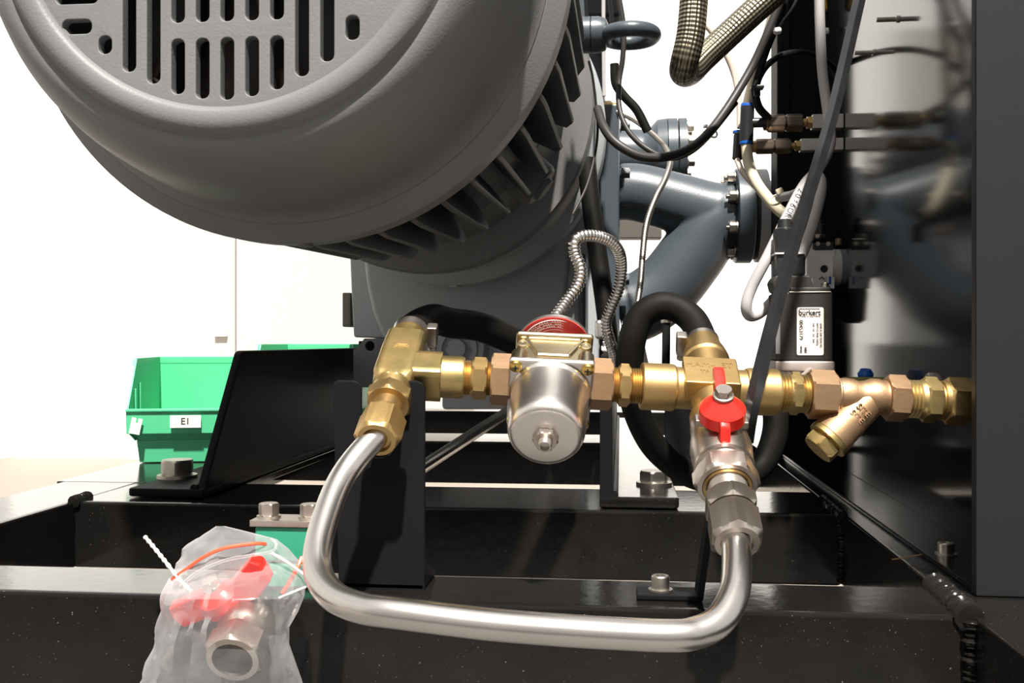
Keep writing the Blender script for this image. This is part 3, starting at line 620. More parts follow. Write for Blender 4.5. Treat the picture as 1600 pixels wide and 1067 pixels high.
# ================================================================ HOSES, CLAMPS, CONDUITS, CABLES
def run(pts): return [PY(*p) for p in pts]
scale_to(.934)
hs = TC - AL*.078
obj('rubber_hose', sweep([TC - AL*.070, TC - AL*.092 + V((.002, 0, 0)), PY(676, 499, 1.1115), PY(706, 505, 1.1400), PY(750, 511, 1.1780), PY(800, 531, 1.2160), PY(850, 556, 1.2635), PY(905, 590, 1.3490)],   .0182, 24, k=8), M_RUB, label='black rubber hose curving from the left tee behind the solenoid valve', cat='hose', smooth_a=60)
def clamp(name, c, axis, r, label, up, scr):
    t = thing(name, c, label, 'hose clamp'); obj('band', lathe(c, axis, [(-.006, r), (-.006, r+.0015), (.006, r+.0015), (.006, r)], 40, caps=False), M_BOLT, t)
    obj('screw_housing', box(c + up*(r+.006), (.026, .013, .012), .002, (V(scr), V(axis).normalized(), up)), M_BOLT, t)
    obj('screw', lathe(c + up*(r+.006) + V(scr)*.010, scr, [(0, .0035), (.006, .0035), (.006, .0048), (.010, .0048), (.0105, .002)], 16), M_BOLT, t); return t
clamp('hose_clamp', TC - AL*.080, AL, .0188, 'steel hose clamp on the left tee', EX, -NU)
scale_to(.963)
obj('rubber_hose', sweep([XC - AR*.072, XC - AR*.098, PY(1082, 500, 1.1305), PY(1058, 482, 1.1400), PY(1030, 478, 1.1400), PY(1003, 494, 1.1400), PY(988, 530, 1.1400), PY(984, 580, 1.1495), PY(994, 640, 1.1685), PY(1025, 700, 1.1970), PY(1080, 742, 1.2350), PY(1140, 752, 1.2635), PY(1188, 728, 1.2825), PY(1210, 680, 1.2920), PY(1208, 630, 1.3015), PY(1180, 585, 1.3300)], .0162, 24, k=8), M_RUB, label='black rubber hose looping around the brass cross', cat='hose', smooth_a=60)
clamp('hose_clamp', XC - AR*.083, AR, .0172, 'steel hose clamp on top of the brass cross', -EX, -NR)
scale_to(1.0)
obj('black_pipe', sweep(run([(1041, 470, 1.9), (1041, 520, 1.9), (1040, 600, 1.9)]), S(6.5, 1.9), 14), M_CBL, label='thin black vertical pipe seen through the hose loop', cat='pipe')
obj('pipe_ferrule', lathe(PY(1041, 505, 1.9), (0, 0, 1), [(0, .009), (.001, .0105), (.016, .0105), (.017, .009)], 20), M_BOLT, label='small steel ferrule on the thin vertical pipe', cat='ferrule')
obj('black_pipe', sweep(run([(1000, 480, 1.95), (1000, 540, 1.95), (1014, 600, 1.95)]), S(8, 1.95), 14), M_DGC, label='dark slanting cable just left of the vertical pipe in the loop', cat='cable')
obj('flexible_conduit', conduit(run([(866, 498, 1.1020), (886, 470, 1.1115), (903, 445, 1.1115), (907, 420, 1.1115), (898, 395, 1.1115), (900, 374, 1.1115), (922, 368, 1.1210), (950, 375, 1.1400), (967, 393, 1.1590), (971, 420, 1.1780), (967, 450, 1.1875), (955, 480, 1.1970), (947, 505, 1.2065), (952, 530, 1.2160), (958, 552, 1.2350), (960, 575, 1.2730)]), .0068, .0042), M_STEEL, label='thick corrugated steel conduit arching up from the red cap', cat='conduit', smooth_a=80)
obj('flexible_conduit', conduit(run([(958, 173, 2.27), (985, 184, 2.24), (1012, 203, 2.18), (1036, 226, 2.1), (1047, 250, 2.0), (1040, 278, 1.92), (1024, 310, 1.86), (1010, 350, 1.82), (1004, 400, 1.78), (1001, 440, 1.75), (995, 480, 1.72), (988, 510, 1.70)]), .0058, .0056), M_BOLT, label='thin corrugated steel conduit hanging from the brass gland', cat='conduit', smooth_a=80)
obj('black_duct', sweep(run([(916, 250, 2.05), (925, 330, 2.03), (936, 410, 2.02), (947, 490, 2.0), (956, 580, 2.0)]), S(15, 2.0), 16), M_RUB, label='wide black hose running down beside the pump casing', cat='hose')
zt = thing('cable_tie', PY(950, 545, 1.27), 'clear cable tie around the end of the thick conduit', 'cable tie')
obj('loop', sweep([PY(955, 548, 1.285) + V((math.cos(a)*.010, math.sin(a)*.010, 0)) for a in [i*math.pi/8 for i in range(17)]], .0013, 8, k=2), M_WHT, zt)
obj('lock_head', box(PY(944, 544, 1.265), (.007, .005, .006), .001), M_WHT, zt)
obj('tail', sweep(run([(944, 544, 1.265), (943, 534, 1.26)]), .0011, 8, k=0), M_WHT, zt)
# loose cables right of the motor
obj('power_cable', sweep(run([(1232, -30, 1.75), (1200, 50, 1.75), (1172, 110, 1.75), (1130, 178, 1.72), (1092, 222, 1.68), (1050, 243, 1.64), (1005, 245, 1.62), (966, 226, 1.62), (944, 200, 1.64), (934, 170, 1.68)]), S(7, 1.68), 14), M_DGC, label='dark grey cable swinging from the pump up to the cabinet', cat='cable')
obj('power_cable', sweep(run([(964, -20, 1.74), (974, 40, 1.74), (973, 90, 1.74), (967, 130, 1.74), (968, 170, 1.72), (982, 205, 1.70), (1010, 232, 1.68), (1045, 247, 1.68), (1078, 238, 1.69), (1108, 212, 1.72), (1150, 160, 1.74)]), S(4.2, 1.72), 12), M_DGC, label='thin dark cable dropping through the eye bolt gap', cat='cable')
obj('power_cable', sweep(run([(960, 100, 2.1), (962, 130, 2.1), (975, 150, 2.1), (995, 172, 2.1), (1012, 205, 2.1)]), S(7, 2.1), 12), M_RUB, label='short black hose behind the thin dark cable', cat='cable')
obj('signal_wire', sweep(run([(920, 95, 1.66), (926, 120, 1.67), (931, 160, 1.68), (934, 200, 1.68), (930, 240, 1.68), (917, 290, 1.66), (895, 335, 1.64)]), S(2, 1.67), 8), M_DGC, label='thin grey strip standing in for the highlight along the motor flange edge', cat='wire')  # strip modelled where the flange edge only catches a thin highlight
obj('signal_wire', sweep(run([(943, -20, 2.0), (943, 60, 2.0), (944, 150, 2.0)]), S(3, 2.0), 8), M_GRC, label='pale straight rod above the brass gland', cat='rod')
obj('signal_wire', sweep(run([(914, -20, 1.72), (917, 30, 1.72), (920, 60, 1.72)]), S(3, 1.72), 8), M_CBL, label='black wire entering behind the eye bolt collar', cat='wire')
obj('signal_wire', sweep(run([(950, -20, 1.8), (955, 20, 1.8), (957, 70, 1.8)]), S(3.5, 1.8), 8), M_CBL, label='black wire right of the eye bolt collar', cat='wire')
obj('terminal_box', bx(PY(915, 0, 2.1).x, PY(970, 0, 2.1).x, 2.08, 2.3, PY(940, 30, 2.1).z, PY(940, -60, 2.1).z, .008), M_BRK, label='black box at the top behind the eye bolt', cat='box')
ct = thing('cable_tie', PY(1109, 203, 1.7), 'white cable tie holding the two dark cables together', 'cable tie')
obj('loop', sweep([PY(1109, 205, 1.715) + V((math.cos(a)*.012, 0, 0)) + V((0, .4, .9)).normalized()*math.sin(a)*.010 + V((0, math.cos(a)*.0, math.cos(a)*-.006)) for a in [i*math.pi/8 for i in range(17)]], .0016, 8, k=2), M_WHT, ct)
obj('lock_head', box(PY(1102, 197, 1.69), (.007, .005, .006), .001), M_WHT, ct)
# braided hose
obj('braided_hose', sweep(run([(1086, -60, 1.50), (1084, 0, 1.50), (1079, 55, 1.50), (1070, 95, 1.505), (1068, 112, 1.53), (1078, 112, 1.565), (1098, 92, 1.59), (1130, 62, 1.60), (1170, 25, 1.60), (1215, -15, 1.60), (1250, -45, 1.60)]), .0205, 32, k=10), M_BRAID, label='thick braided steel hose bent in a tight V at the top', cat='hose', smooth_a=60)
# tubes
obj('air_tube', sweep(run([(1217, -30, 1.80), (1206, 30, 1.82), (1190, 85, 1.85), (1176, 130, 1.88), (1167, 165, 1.90)]), S(8, 1.85), 14), M_CREAM, label='cream plastic air tube entering the top of the black push-fit tee', cat='tube')
obj('air_tube', sweep(run([(1166, 226, 1.90), (1170, 256, 1.89), (1182, 285, 1.87), (1202, 312, 1.85), (1222, 332, 1.83), (1243, 340, 1.82)]), S(8.5, 1.87), 14), M_CREAM, label='cream plastic air tube leaving the bottom of the push-fit tee', cat='tube')
obj('air_tube', sweep(run([(1060, -10, 1.95), (1085, 22, 1.95), (1112, 50, 1.95), (1134, 85, 1.95), (1148, 120, 1.95), (1155, 160, 1.94), (1156, 200, 1.93)]), S(4.6, 1.95), 12), M_PINK, label='thin pinkish air tube crossing behind the braided hose', cat='tube')
obj('air_tube', sweep(run([(1152, 250, 1.92), (1160, 268, 1.90), (1176, 287, 1.88), (1196, 305, 1.86), (1216, 312, 1.85)]), S(4.6, 1.9), 12), M_PINK, label='thin pinkish tube below the black elbow connector', cat='tube')
# push-fit tee
pt = thing('push_fit_tee', PY(1167, 195, 1.9), 'black push-fit tee connector with blue release rings', 'connector')
T0 = PY(1166, 222, 1.9); T1 = PY(1168, 166, 1.9); td = (T1-T0); tl = td.length
obj('barrel', lathe(T0, td, [(0, .0105), (.001, .0125), (tl-.001, .0125), (tl, .0105)], 28), M_BLKP, pt)
obj('release_ring', lathe(T0, -td, [(-.002, .0122), (.003, .0128), (.005, .0118), (.0052, .009)], 28), M_BLUE, pt)
obj('release_ring', lathe(T1, td, [(-.002, .0120), (.003, .0122), (.005, .011), (.0052, .009)], 28), M_BLUE, pt)
obj('side_arm', lathe(PY(1168, 192, 1.9), (1, 0, 0), [(0, .009), (.028, .009)] + hexp(.028, .034, .0105, .001), 48), M_BLKP, pt)
pe = thing('push_fit_elbow', PY(1153, 230, 1.93), 'black push-fit elbow behind the tee with blue ring', 'connector')
obj('barrel', lathe(PY(1152, 250, 1.93), (.003, 0, .05), [(0, .007), (.002, .0095), (.046, .0095), (.048, .008)], 24), M_BLKP, pe)
obj('release_ring', lathe(PY(1153, 208, 1.93), (0, 0, 1), [(0, .0095), (.004, .0095), (.005, .007)], 24), M_BLUE, pe)
obj('side_arm', lathe(PY(1158, 232, 1.94), (1, 0, 0), [(0, .007), (.030, .007)] + hexp(.030, .036, .009, .001), 48), M_NICK, pe)
def unions(name, px, py, ap, label, blk_lab, y=1.93):
    t = thing(name, PY(px, py, y), label, 'pipe fitting'); p = PY(px, py, y); k = y/1600
    obj('ferrule', lathe(p, (1, 0, 0), [(-6*k, ap*.72), (-5*k, ap*.85), (2*k, ap*.85)], 28), M_BRASS, t)
    obj('nut', lathe(p, (1, 0, 0), hexp(0, 26*k, ap, .002) + [(27*k, ap*.6)], 48, phase=.05), M_OLIVE, t, smooth_a=28)
    obj('nut', lathe(p, (1, 0, 0), [(25*k, ap*.6)] + hexp(28*k, 52*k, ap, .002), 48, phase=.05), M_OLIVE, t, smooth_a=28)
    obj('brass_stub', lathe(p, (1, 0, 0), [(51*k, ap*.5), (58*k, ap*.5)] + hexp(59*k, 67*k, ap*.72, .001), 48, phase=.3), M_BRASS, t, smooth_a=28)
    h = ap*.85; obj('zinc_block', bx((p+V((66*k, 0, 0))).x, .404, p.y-.012, p.y+.012, p.z-h, p.z+h, .001), M_SILV, t)
unions('compression_union', 1199, 193, .0150, 'upper brown compression union feeding the cabinet', '')
unions('compression_union', 1181, 229, .0128, 'lower brown compression union feeding the cabinet', '')
# black cables bundle by post
obj('control_cable', sweep(run([(1240, -40, 1.78), (1216, 30, 1.78), (1196, 80, 1.78), (1184, 120, 1.80), (1180, 145, 1.82), (1186, 168, 1.86), (1200, 184, 1.9)]), S(6.5, 1.8), 14), M_CBL, label='black cable descending to the upper brown union', cat='cable')
obj('control_cable', sweep(run([(1183, 150, 1.80), (1184, 128, 1.80), (1197, 104, 1.82), (1218, 88, 1.85), (1246, 82, 1.88), (1274, 87, 1.92), (1300, 104, 1.97), (1312, 130, 2.0)]), S(5, 1.85), 14), M_CBL, label='black cable arching over in front of the cabinet post', cat='cable')
obj('control_cable', sweep(run([(1262, -40, 1.76), (1240, 10, 1.76), (1222, 36, 1.77), (1213, 50, 1.77)]), S(2.6, 1.77), 10), M_CBL, label='short thin black wire with white tip near the post', cat='wire')
obj('cable_tie', box(PY(1183, 137, 1.785), (.022, .020, .006), .002), M_BLKP, label='black cable tie around the two black cables', cat='cable tie')
for i, (x, y) in enumerate(((1213, 49), (1289, 49))):
    obj('tie_end', lathe(PY(x-4, y, 1.755 if i == 0 else 1.99), (1, 0, .1), [(0, .004), (.002, .006), (.010, .006), (.012, .004)], 12), M_WHT, label=('small white clip on the black wire left of the post', 'small white clip on the gloss panel beside the grey cable')[i], cat='clip')
obj('yellow_connector', lathe(PY(1286, 18, 1.98), (-.15, 0, 1), [(0, .006), (.003, .009), (.02, .010), (.06, .010)], 8), M_YEL, label='yellow connector at the top edge near the grey cable', cat='connector')
GC = [(1280, -40, 1.55), (1281, 30, 1.55), (1285, 110, 1.55), (1294, 180, 1.54), (1297, 225, 1.50), (1280, 262, 1.46), (1256, 290, 1.44), (1232, 335, 1.42), (1200, 400, 1.40), (1174, 450, 1.40), (1166, 480, 1.40), (1174, 494, 1.41), (1196, 482, 1.42), (1226, 446, 1.43), (1256, 390, 1.46), (1276, 330, 1.50), (1284, 290, 1.54), (1277, 274, 1.58), (1262, 284, 1.60), (1245, 302, 1.64), (1218, 309, 1.72)]
gt = obj('grey_cable', sweep(run(GC), S(8.3, 1.46), 16), M_GRC, label='light grey cable making a long loop left of the cabinet', cat='cable')
for ch, (x, y) in zip('20-6UR', ((1251, 298), (1246.5, 306), (1242.5, 314), (1238.5, 321), (1234.5, 329), (1230.5, 337))):
    dd = (PY(1232, 335, 1.40)-PY(1256, 290, 1.40)).normalized(); text('character', ch, PY(x, y, 1.411+.0006*(y-298)*-.5), dd, dd.cross(V((0, 1, 0)))*-1 if False else V((0, -1, 0)).cross(dd), .011, M_INK, gt, .0002)
ck = thing('cable_tie', PY(1218, 300, 1.7), 'cream cable tie joining grey cable and air tubes', 'cable tie')
obj('lock_head', box(PY(1218, 299, 1.7), (.012, .008, .010), .002, (V((.9, 0, .4)).normalized(), V((0, 1, 0)), V((-.4, 0, .9)).normalized())), M_CREAM, ck)
obj('loop', sweep([PY(1213, 312, 1.74) + V((math.cos(a)*.010, math.sin(a)*.03, math.sin(a)*.010 + math.cos(a)*.006)) for a in [i*math.pi/8 for i in range(17)]], .0018, 8, k=2), M_CREAM, ck)
# square black cable / strap
obj('square_cable', sweep(run([(1352, -40, 1.22), (1338, 20, 1.20), (1322, 90, 1.18), (1303, 170, 1.15), (1280, 250, 1.12), (1252, 340, 1.09), (1224, 440, 1.06), (1200, 530, 1.0), (1183, 600, .965), (1172, 650, .965), (1166, 690, .985)]), S(10.5, 1.05), 4, k=8, ref=(-.15, -1, 0)), M_TAPE, smooth_a=30, label='square black trunking cable running diagonally past the brass cross', cat='cable')

# ================================================================ RIGHT-HAND CONTROL VALVES
sv_ = thing('control_solenoid', PY(1258, 590, 1.35), 'black square solenoid coil with white maker label above the strainer', 'valve')
Yb = 1.35; kb = Yb/1600
def bp(px, py, dy=0): return PY(px, py, Yb+dy)
def bbox(x0, x1, y0, y1, d0, d1, bev=.002): a, b = bp(x0, y1), bp(x1, y0); return bx(a.x, b.x, Yb+d0, Yb+d1, a.z, b.z, bev)
obj('coil_body', bbox(1213, 1302, 456, 564, 0, .075, .003), M_COIL, sv_)
obj('coil_top', bbox(1236, 1300, 448, 457, .005, .07, .002), M_COIL, sv_)
obj('top_plate', bbox(1233, 1299, 455, 458, -.001, .074, .0008), M_BOLT, sv_)
obj('plug_block', prism([bp(x, y, .012) for x, y in ((1210, 456), (1206, 440), (1213, 430), (1267, 430), (1272, 448), (1272, 456))], (0, .05, 0), .003), M_COIL, sv_)
obj('plug_neck', bbox(1216, 1262, 395, 430, .015, .055, .003), M_BLKP, sv_)
obj('gland_nut', lathe(bp(1226, 396, .035), UP, hexp(0, .032, .014) + [(.034, .010), (.045, .008)], 48), M_BLKP, sv_, smooth_a=28)
obj('plug_gasket', bbox(1213, 1262, 393, 396, .012, .058, .0005), M_WHT, sv_)
capscrew(bp(1289, 449, .02), .005, .006, sv_, 'top_screw')
obj('valve_body', [bbox(1211, 1305, 564, 580, -.002, .077, .003), bbox(1228, 1285, 578, 592, .004, .07, .003)], mat('pink_steel', (.55, .47, .43), .6, .4), sv_)
obj('body_lug', prism([bp(x, y, -.008) for x, y in ((1246, 590), (1266, 574), (1288, 590), (1283, 597), (1268, 586), (1252, 598))], (0, .02, 0), .001), mat('pink_steel', (0, 0, 0)), sv_)
obj('inlet_pipe', sweep([bp(1258, 590, .037), bp(1258, 604, .037), bp(1266, 611, .037), bp(1300, 611, .037)], .011, 16), M_SILV, sv_)
obj('grey_tag', bbox(1212, 1219, 504, 553, -.0006, .0, .0002), mat('grey_tag_metal', (.25, .25, .24), .5, .5), sv_)
lo_ = bp(1266, 517.5, -.0008)
lbl = obj('maker_label', plate(rrect(0, 0, 40*kb, 73*kb, 3*kb), [], lo_, (1, 0, 0), (0, 0, 1), .0006), M_LBL, sv_, smooth_a=None)
def lt_(b, px, py, size, rot=False, bold=0.0): text('print', b, bp(px, py, -.0012), (0, 0, -1) if rot else (1, 0, 0), (1, 0, 0) if rot else (0, 0, 1), size*kb, M_INK, lbl, .0001, bold)
lt_('burkert', 1265, 488.5, 10.6, bold=.00018); lt_('Made in Germany', 1265.5, 493.7, 4.3)
lt_('00453179', 1251.5, 515.5, 7.6, True); lt_('W14LS', 1251.5, 546, 3.6, True, .0001); lt_('NIX', 1258.5, 547, 5.2, True, .0001)
lt_('24V  UC  DC  8W', 1271, 520, 4.0, True); lt_('NPT1/2 PN0-2/025J', 1277, 522, 4.2, True); lt_('6240 A 2,01 EDN VG', 1282.5, 524, 4.2, True)
obj('print_rule', box(bp(1265, 482.5, -.0010), (30*kb, .0003, .9*kb), 0), M_INK, lbl)
# regulator
Yr = 1.94
def rb(px, py, dy=0): return PY(px, py, Yr+dy)
def rbox(x0, x1, y0, y1, d0, d1, bev=.002): a, b = rb(x0, y1), rb(x1, y0); return bx(a.x, b.x, Yr+d0, Yr+d1, a.z, b.z, bev)
rg = thing('pressure_regulator', rb(1288, 450), 'white air regulator block with black gauge port on the cabinet side', 'regulator')
k = Yr/1600; o_ = rb(1262, 450)
obj('body', plate([(10*k, 0), (39*k, 0), (39*k, 58*k), (0, 58*k), (0, 17*k), (8*k, 17*k)], [circ(25*k, 29*k, 7*k, 24)], o_, (1, 0, 0), (0, 0, 1), .05, .0015), M_WHT, rg)
obj('gauge_port', lathe(rb(1287, 421, .008), (0, 1, 0), [(0, 7.2*k), (.02, 7*k)], 24), M_INK, rg)
obj('round_back', lathe(rb(1296, 418, .028), (1, 0, 0), [(0, .034), (16*k, .034), (18*k, .030)], 32), mat('grey_white_plastic', (.45, .44, .43), rough=.4), rg)
obj('top_block', rbox(1271, 1302, 379, 391, -.002, .05), M_BLKP, rg)
for x in (1278, 1294): obj('block_screw', lathe(rb(x, 381, -.0025), (0, -1, 0), [(0, .004), (.002, .004), (.0021, .002)], 14), M_BOLT, rg)
obj('shoulder', rbox(1262, 1271, 379, 394, 0, .045, .004), M_WHT, rg)
text('arrow_mark', '\u2191', rb(1284, 438, -.0008), (1, 0, 0), (0, 0, 1), 14*k, M_INK, rg, .0002)
obj('blue_mark', box(rb(1297, 438, -.0005), (3.5*k, .0006, 12*k), 0), M_BLUE, rg)
obj('grey_mark', box(rb(1290, 438, -.0005), (2.5*k, .0006, 10*k), 0), M_GRC, rg)
obj('push_fitting', lathe(rb(1281, 372, .02), UP, hexp(-.002, .006, .0125, .001) + [(.007, .010), (.010, .0105), (.024, .010), (.026, .007), (.036, .006)], 48), M_BLKP, rg, smooth_a=28)
obj('fitting_ring', lathe(rb(1281, 372, .02), UP, [(-.0005, .0128), (.006, .0132)], 24), M_NICK, rg)
obj('brass_port', lathe(rb(1312, 378, .03), UP, [(-.006, .008), (.006, .008), (.0065, .005)], 20), M_BRONZE, rg)
obj('lower_bowl', lathe(rb(1288, 450, .025), (0, 0, -1), [(0, .024), (.012, .026), (.03, .024), (.06, .022), (.066, .012)], 32), M_BLKP, rg)
obj('elbow_connector', [lathe(rb(1236, 372, -.1), UP, [(-.01, .010), (.02, .010), (.022, .008)], 20), lathe(rb(1228, 350, -.1), (.3, 0, 1), [(0, .008), (.02, .008)], 18)], M_BLKP, label='dark elbow connector at the end of the cream tube', cat='connector')

# ================================================================ DIAGONAL ROD, BINS
obj('steel_rod', sweep(run([(590, 778, 1.78), (665, 727, 1.9), (735, 681, 2.05), (815, 630, 2.25)]), S(10, 1.95), 18), M_STEEL, label='bright diagonal steel rod behind the notched bracket', cat='rod')
def bin_(loc, rz, label, H=.205, W=.235):
    DP = .30; t = thing('storage_bin', loc, label, 'storage bin', 'green storage bins'); c, s = math.cos(rz), math.sin(rz)
    X_ = V((c, s, 0)); Y_ = V((-s, c, 0)); L = lambda x, y, z: V(loc) + X_*x + Y_*y + UP*z
    wl = .004; h1 = .045; hf = .105
    def wall(a, nrm): return prism([L(*p) for p in a], nrm, .0012)
    hw = W/2; iw = hw-.02
    parts = [wall([(-iw, .02, .001), (iw, .02, .001), (iw, DP, .001), (-iw, DP, .001)], UP*.004)]
    # stepped lower tray
    for sx in (-1, 1):
        parts.append(wall([(sx*iw, .02, .001), (sx*iw, DP, .001), (sx*(iw+.004), DP, h1), (sx*(iw+.004), .02, h1)], X_*(-sx*wl)))
        parts.append(wall([(sx*(iw+.004), .0, h1), (sx*(iw+.004), DP, h1), (sx*hw, DP, h1+.018), (sx*hw, .0, h1+.018)], UP*wl))
        parts.append(wall([(sx*hw, 0, h1+.016), (sx*hw, DP, h1+.016), (sx*hw, DP, H), (sx*hw, .075, H), (sx*hw, .005, hf+.01), (sx*hw, -.004, hf)], X_*(-sx*wl)))
        parts.append(wall([(sx*(hw+.006), .07, H-.016), (sx*(hw+.006), DP, H-.016), (sx*(hw+.006), DP, H), (sx*(hw+.006), .078, H)], X_*(-sx*.008)))
    parts.append(wall([(-iw, .02, .001), (iw, .02, .001), (iw+.004, .012, h1), (-iw-.004, .012, h1)], Y_*wl))
    parts.append(wall([(-iw-.004, .012, h1), (iw+.004, .012, h1), (hw, -.002, h1+.018), (-hw, -.002, h1+.018)], Y_*wl))
    parts.append(wall([(-hw, DP, .03), (hw, DP, .03), (hw, DP, H), (-hw, DP, H)], Y_*-wl))
    obj('tub', parts, M_GRN, t, smooth_a=30)
    obj('front_panel', wall([(-hw, -.004, h1+.014), (hw, -.004, h1+.014), (hw, -.008, hf), (-hw, -.008, hf)], Y_*wl), M_GRN, t)
    obj('rim', box(L(0, DP, H-.008), (W+.012, .01, .016), .002, (X_, Y_, UP)), M_GRN, t); obj('rim', box(L(0, -.008, hf), (W, .008, .006), .002, (X_, Y_, UP)), M_GRN, t)
    obj('guide_rib', box(L(-hw+.006, .05, .12), (.004, .004, .05), .001, (X_, Y_, UP)), M_GRN, t); obj('guide_rib', box(L(-hw+.006, .09, .125), (.004, .004, .06), .001, (X_, Y_, UP)), M_GRN, t)
    return t, L, X_, Y_
b1, L, X_, Y_ = bin_(V((-.823, 1.93, .0015)), .24, 'green plastic open-front bin with E1 label on the frame corner', .205, .27)
lb1 = obj('bin_label', box(L(-.022, -.0125, .083), (.058, .001, .024), 0, (X_, Y_, UP)), M_LBL, b1, smooth_a=None, label='small white label reading E1')
text('label_text', 'E1', L(-.022, -.0133, .083), X_, UP, .018, M_INK, lb1, .0002, .0003)
obj('blank_tag', plate([(0, 0), (.02, 0), (.02, .031), (.0125, .031), (.0125, .022), (.0085, .022), (.0085, .031), (0, .031)], [], L(-.128, -.0135, .062), (X_*.96+Y_*.0+UP*-.2), (UP*.96+X_*.2), .0008), M_LBL, b1, smooth_a=None)
bin_(V((-.79, 2.44, .0015)), .02, 'second green plastic bin peeking over the black angle bracket', .232)

# ================================================================ PIPE CLAMP BLOCK, BAGGED VALVE
gcx = PZ(436, 925, .0005); 
pk = thing('pipe_clamp_block', gcx, 'green plastic pipe clamp block with steel cover plate and two bolts', 'clamp')
k = gcx.y/1600; g0 = gcx.x
yb = .965
obj('clamp_body', [bx(g0-.030, g0+.030, yb, yb+.032, .001, .024, .003), bx(g0-.030, g0+.030, yb, yb+.032, .026, .060, .003)], M_GRN2, pk)
obj('cover_plate', bx(g0-.034, g0+.034, yb-.003, yb+.035, .060, .0665, .001), M_BOLT, pk)
for sx in (-1, 1): hexbolt('bolt', V((g0+sx*.021, yb+.016, .0665)), UP, .0088, .014, M_BOLT, pk, phase=.4)
# bagged valve
Yv = .875
wv = thing('bagged_ball_valve', PY(350, 980, Yv), 'spare nickel ball valve with red butterfly handle inside the clear bag', 'valve')
hq = PY(347, 936, Yv); ha = (PY(420, 905, Yv-.01)-PY(272, 955, Yv+.0)).normalized(); hn = V((0, -.42, .9)); hn = (hn-ha*hn.dot(ha)).normalized(); hb = ha.cross(hn)
def hp(a, n_, b=0): return hq + ha*a + hn*n_ + hb*b
GS = 1.17; ha, hn, hb = ha*GS, hn*GS, hb*GS
hv = obj('handle', [lathe(hp(0, -.008), hn, [(0, .0155), (.012, .0165), (.018, .012), (.020, .008)], 32),
    prism([hp(a, n_, -.006) for a, n_ in ((-.004, -.008), (-.038, -.010), (-.042, .002), (-.040, .010), (-.014, .012), (0, .012))], hb*.012, .002),
    prism([hp(a, n_, -.006) for a, n_ in ((.004, -.008), (.030, -.006), (.046, .004), (.046, .020), (.040, .026), (.014, .012), (0, .012))], hb*.012, .002),
    prism([hp(a, n_, .004) for a, n_ in ((-.006, .004), (.006, .004), (.005, -.022), (-.005, -.022))], hb*-.02 + hn*.0, .002)], M_RED, wv, smooth_a=30)
GS = 1.0; ha, hn, hb = ha/1.17, hn/1.17, hb/1.17
obj('handle_bolt', lathe(hp(0, .014), hn, [(0, .009), (.002, .009)] + hexp(.002, .009, .0072, .001), 48), M_BOLT, hv, smooth_a=28)
fdir = V((.05, -.9, -.42)).normalized(); fcn = PY(362, 1034, .835)
obj('body', lathe(fcn - fdir*.07, fdir, [(0, .020), (.004, .0235), (.030, .0255), (.036, .0235)] + hexp(.042, .068, .0225, .003)[:-1] + [(.068, 'h', .0225, .0225), (.0685, .0175), (.050, .0165), (.030, .016)], 48), M_NICK, wv, smooth_a=30)
obj('stem', lathe(hp(0, -.030), hn, [(0, .012), (.012, .012), (.014, .008), (.024, .008)], 24), M_NICK, wv)
rows = [(822, 338, 352), (830, 326, 385), (842, 305, 432), (858, 286, 452), (880, 272, 470), (905, 264, 478), (930, 258, 476), (955, 250, 466), (980, 244, 452), (1005, 238, 452), (1035, 228, 462), (1070, 216, 474), (1110, 205, 486), (1150, 200, 492)]
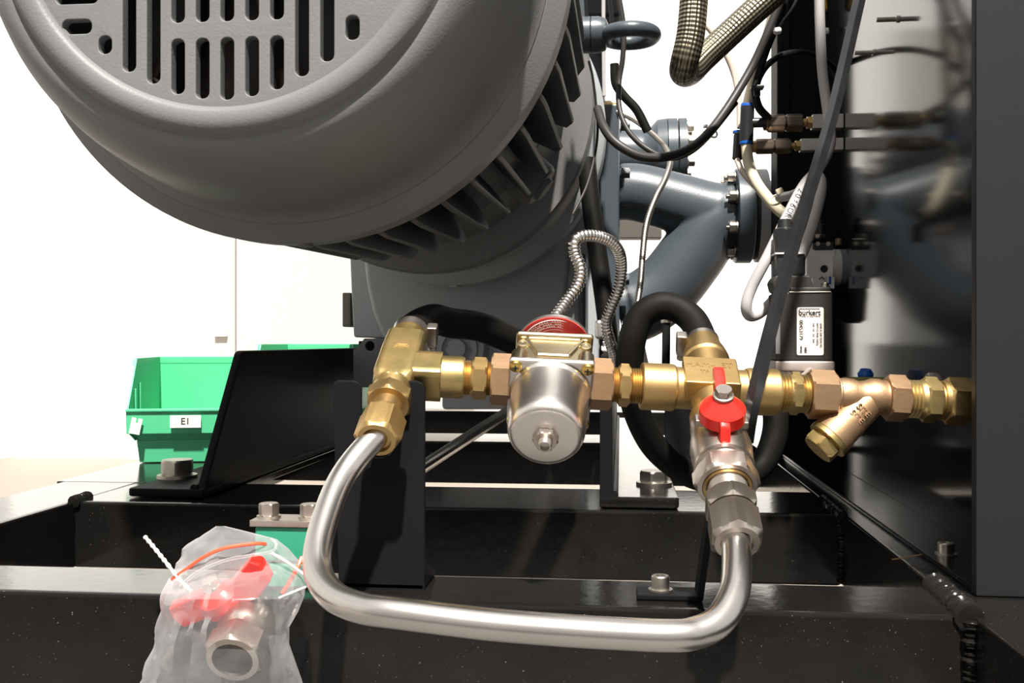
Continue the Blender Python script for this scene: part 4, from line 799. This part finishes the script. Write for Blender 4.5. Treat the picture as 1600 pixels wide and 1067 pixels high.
def bag():
    bm = bmesh.new(); n = 56; rings = []; rr = []
    for a, b in zip(rows, rows[1:]):
        for j in range(4): rr.append([a[i]+(b[i]-a[i])*j/4 for i in range(3)])
    rr.append(list(rows[-1]))
    for y, x0, x1 in rr:
        cx = (x0+x1)/2; hw = (x1-x0)/2; ring = []
        Yc = .868 if y > 940 else .868+.03*(940-y)/115
        dep = .044*min(1, max(.10, (y-815)/120))
        for q in range(n):
            a = 2*math.pi*q/n; c = math.cos(a); s = math.sin(a)
            x = cx + hw*math.copysign(abs(c)**.75, c); yy = Yc + dep*s*(.9 if s < 0 else .35)
            p = PY(x, y, yy); q3 = p*38
            d = noise.noise(q3)*.005 + (abs(noise.noise(V((p.x*60, p.y*40, p.z*32))+V((7, 1, 3))))*.009 - .003) + abs(noise.noise(p*110))*.002
            p += V((c*.3, -1, .2))*d*min(1, dep/.02)
            ring.append(bm.verts.new(p))
        rings.append(ring)
    for a, b in zip(rings, rings[1:]):
        for q in range(n): bm.faces.new((a[q], a[(q+1) % n], b[(q+1) % n], b[q]))
    bm.faces.new(rings[0]); bmesh.ops.recalc_face_normals(bm, faces=bm.faces[:]); return bm
pb = thing('plastic_bag', PY(350, 1060, .86), 'crumpled clear plastic zip bag hanging at the front beam', 'bag')
obj('film', bag(), M_BAG, pb, smooth_a=25)
obj('zip_strip', sweep(run([(268, 905, .872), (290, 890, .866), (315, 872, .862), (345, 858, .862), (375, 852, .866), (402, 849, .872), (416, 850, .88)]), .0016, 8, flat=.5), M_ZIP, pb)
obj('zip_strip', sweep(run([(441, 927, .868), (452, 910, .868), (464, 888, .872), (472, 870, .878)]), .0019, 8, flat=.5), M_ZIP, pb)
obj('zip_rib', sweep(run([(282, 915, .856), (310, 893, .852), (350, 876, .850), (390, 868, .852), (424, 862, .86), (432, 850, .868), (424, 842, .875)]), .0014, 8), M_BAG, pb)
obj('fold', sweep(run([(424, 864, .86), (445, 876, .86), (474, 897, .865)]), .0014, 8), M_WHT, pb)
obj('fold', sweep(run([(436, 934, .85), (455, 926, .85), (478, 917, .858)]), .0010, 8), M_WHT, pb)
wt = thing('cable_tie', PY(250, 870, .88), 'white beaded cable tie sticking out of the clear bag', 'cable tie')
obj('strap', sweep(run([(226, 838, .885), (237, 851, .882), (250, 867, .878), (262, 882, .874), (280, 905, .868), (300, 925, .862)]), .0018, 8, k=8, rf=lambda i, d: .0017*(1+.25*math.sin(i*1.6))), M_WHT, wt)
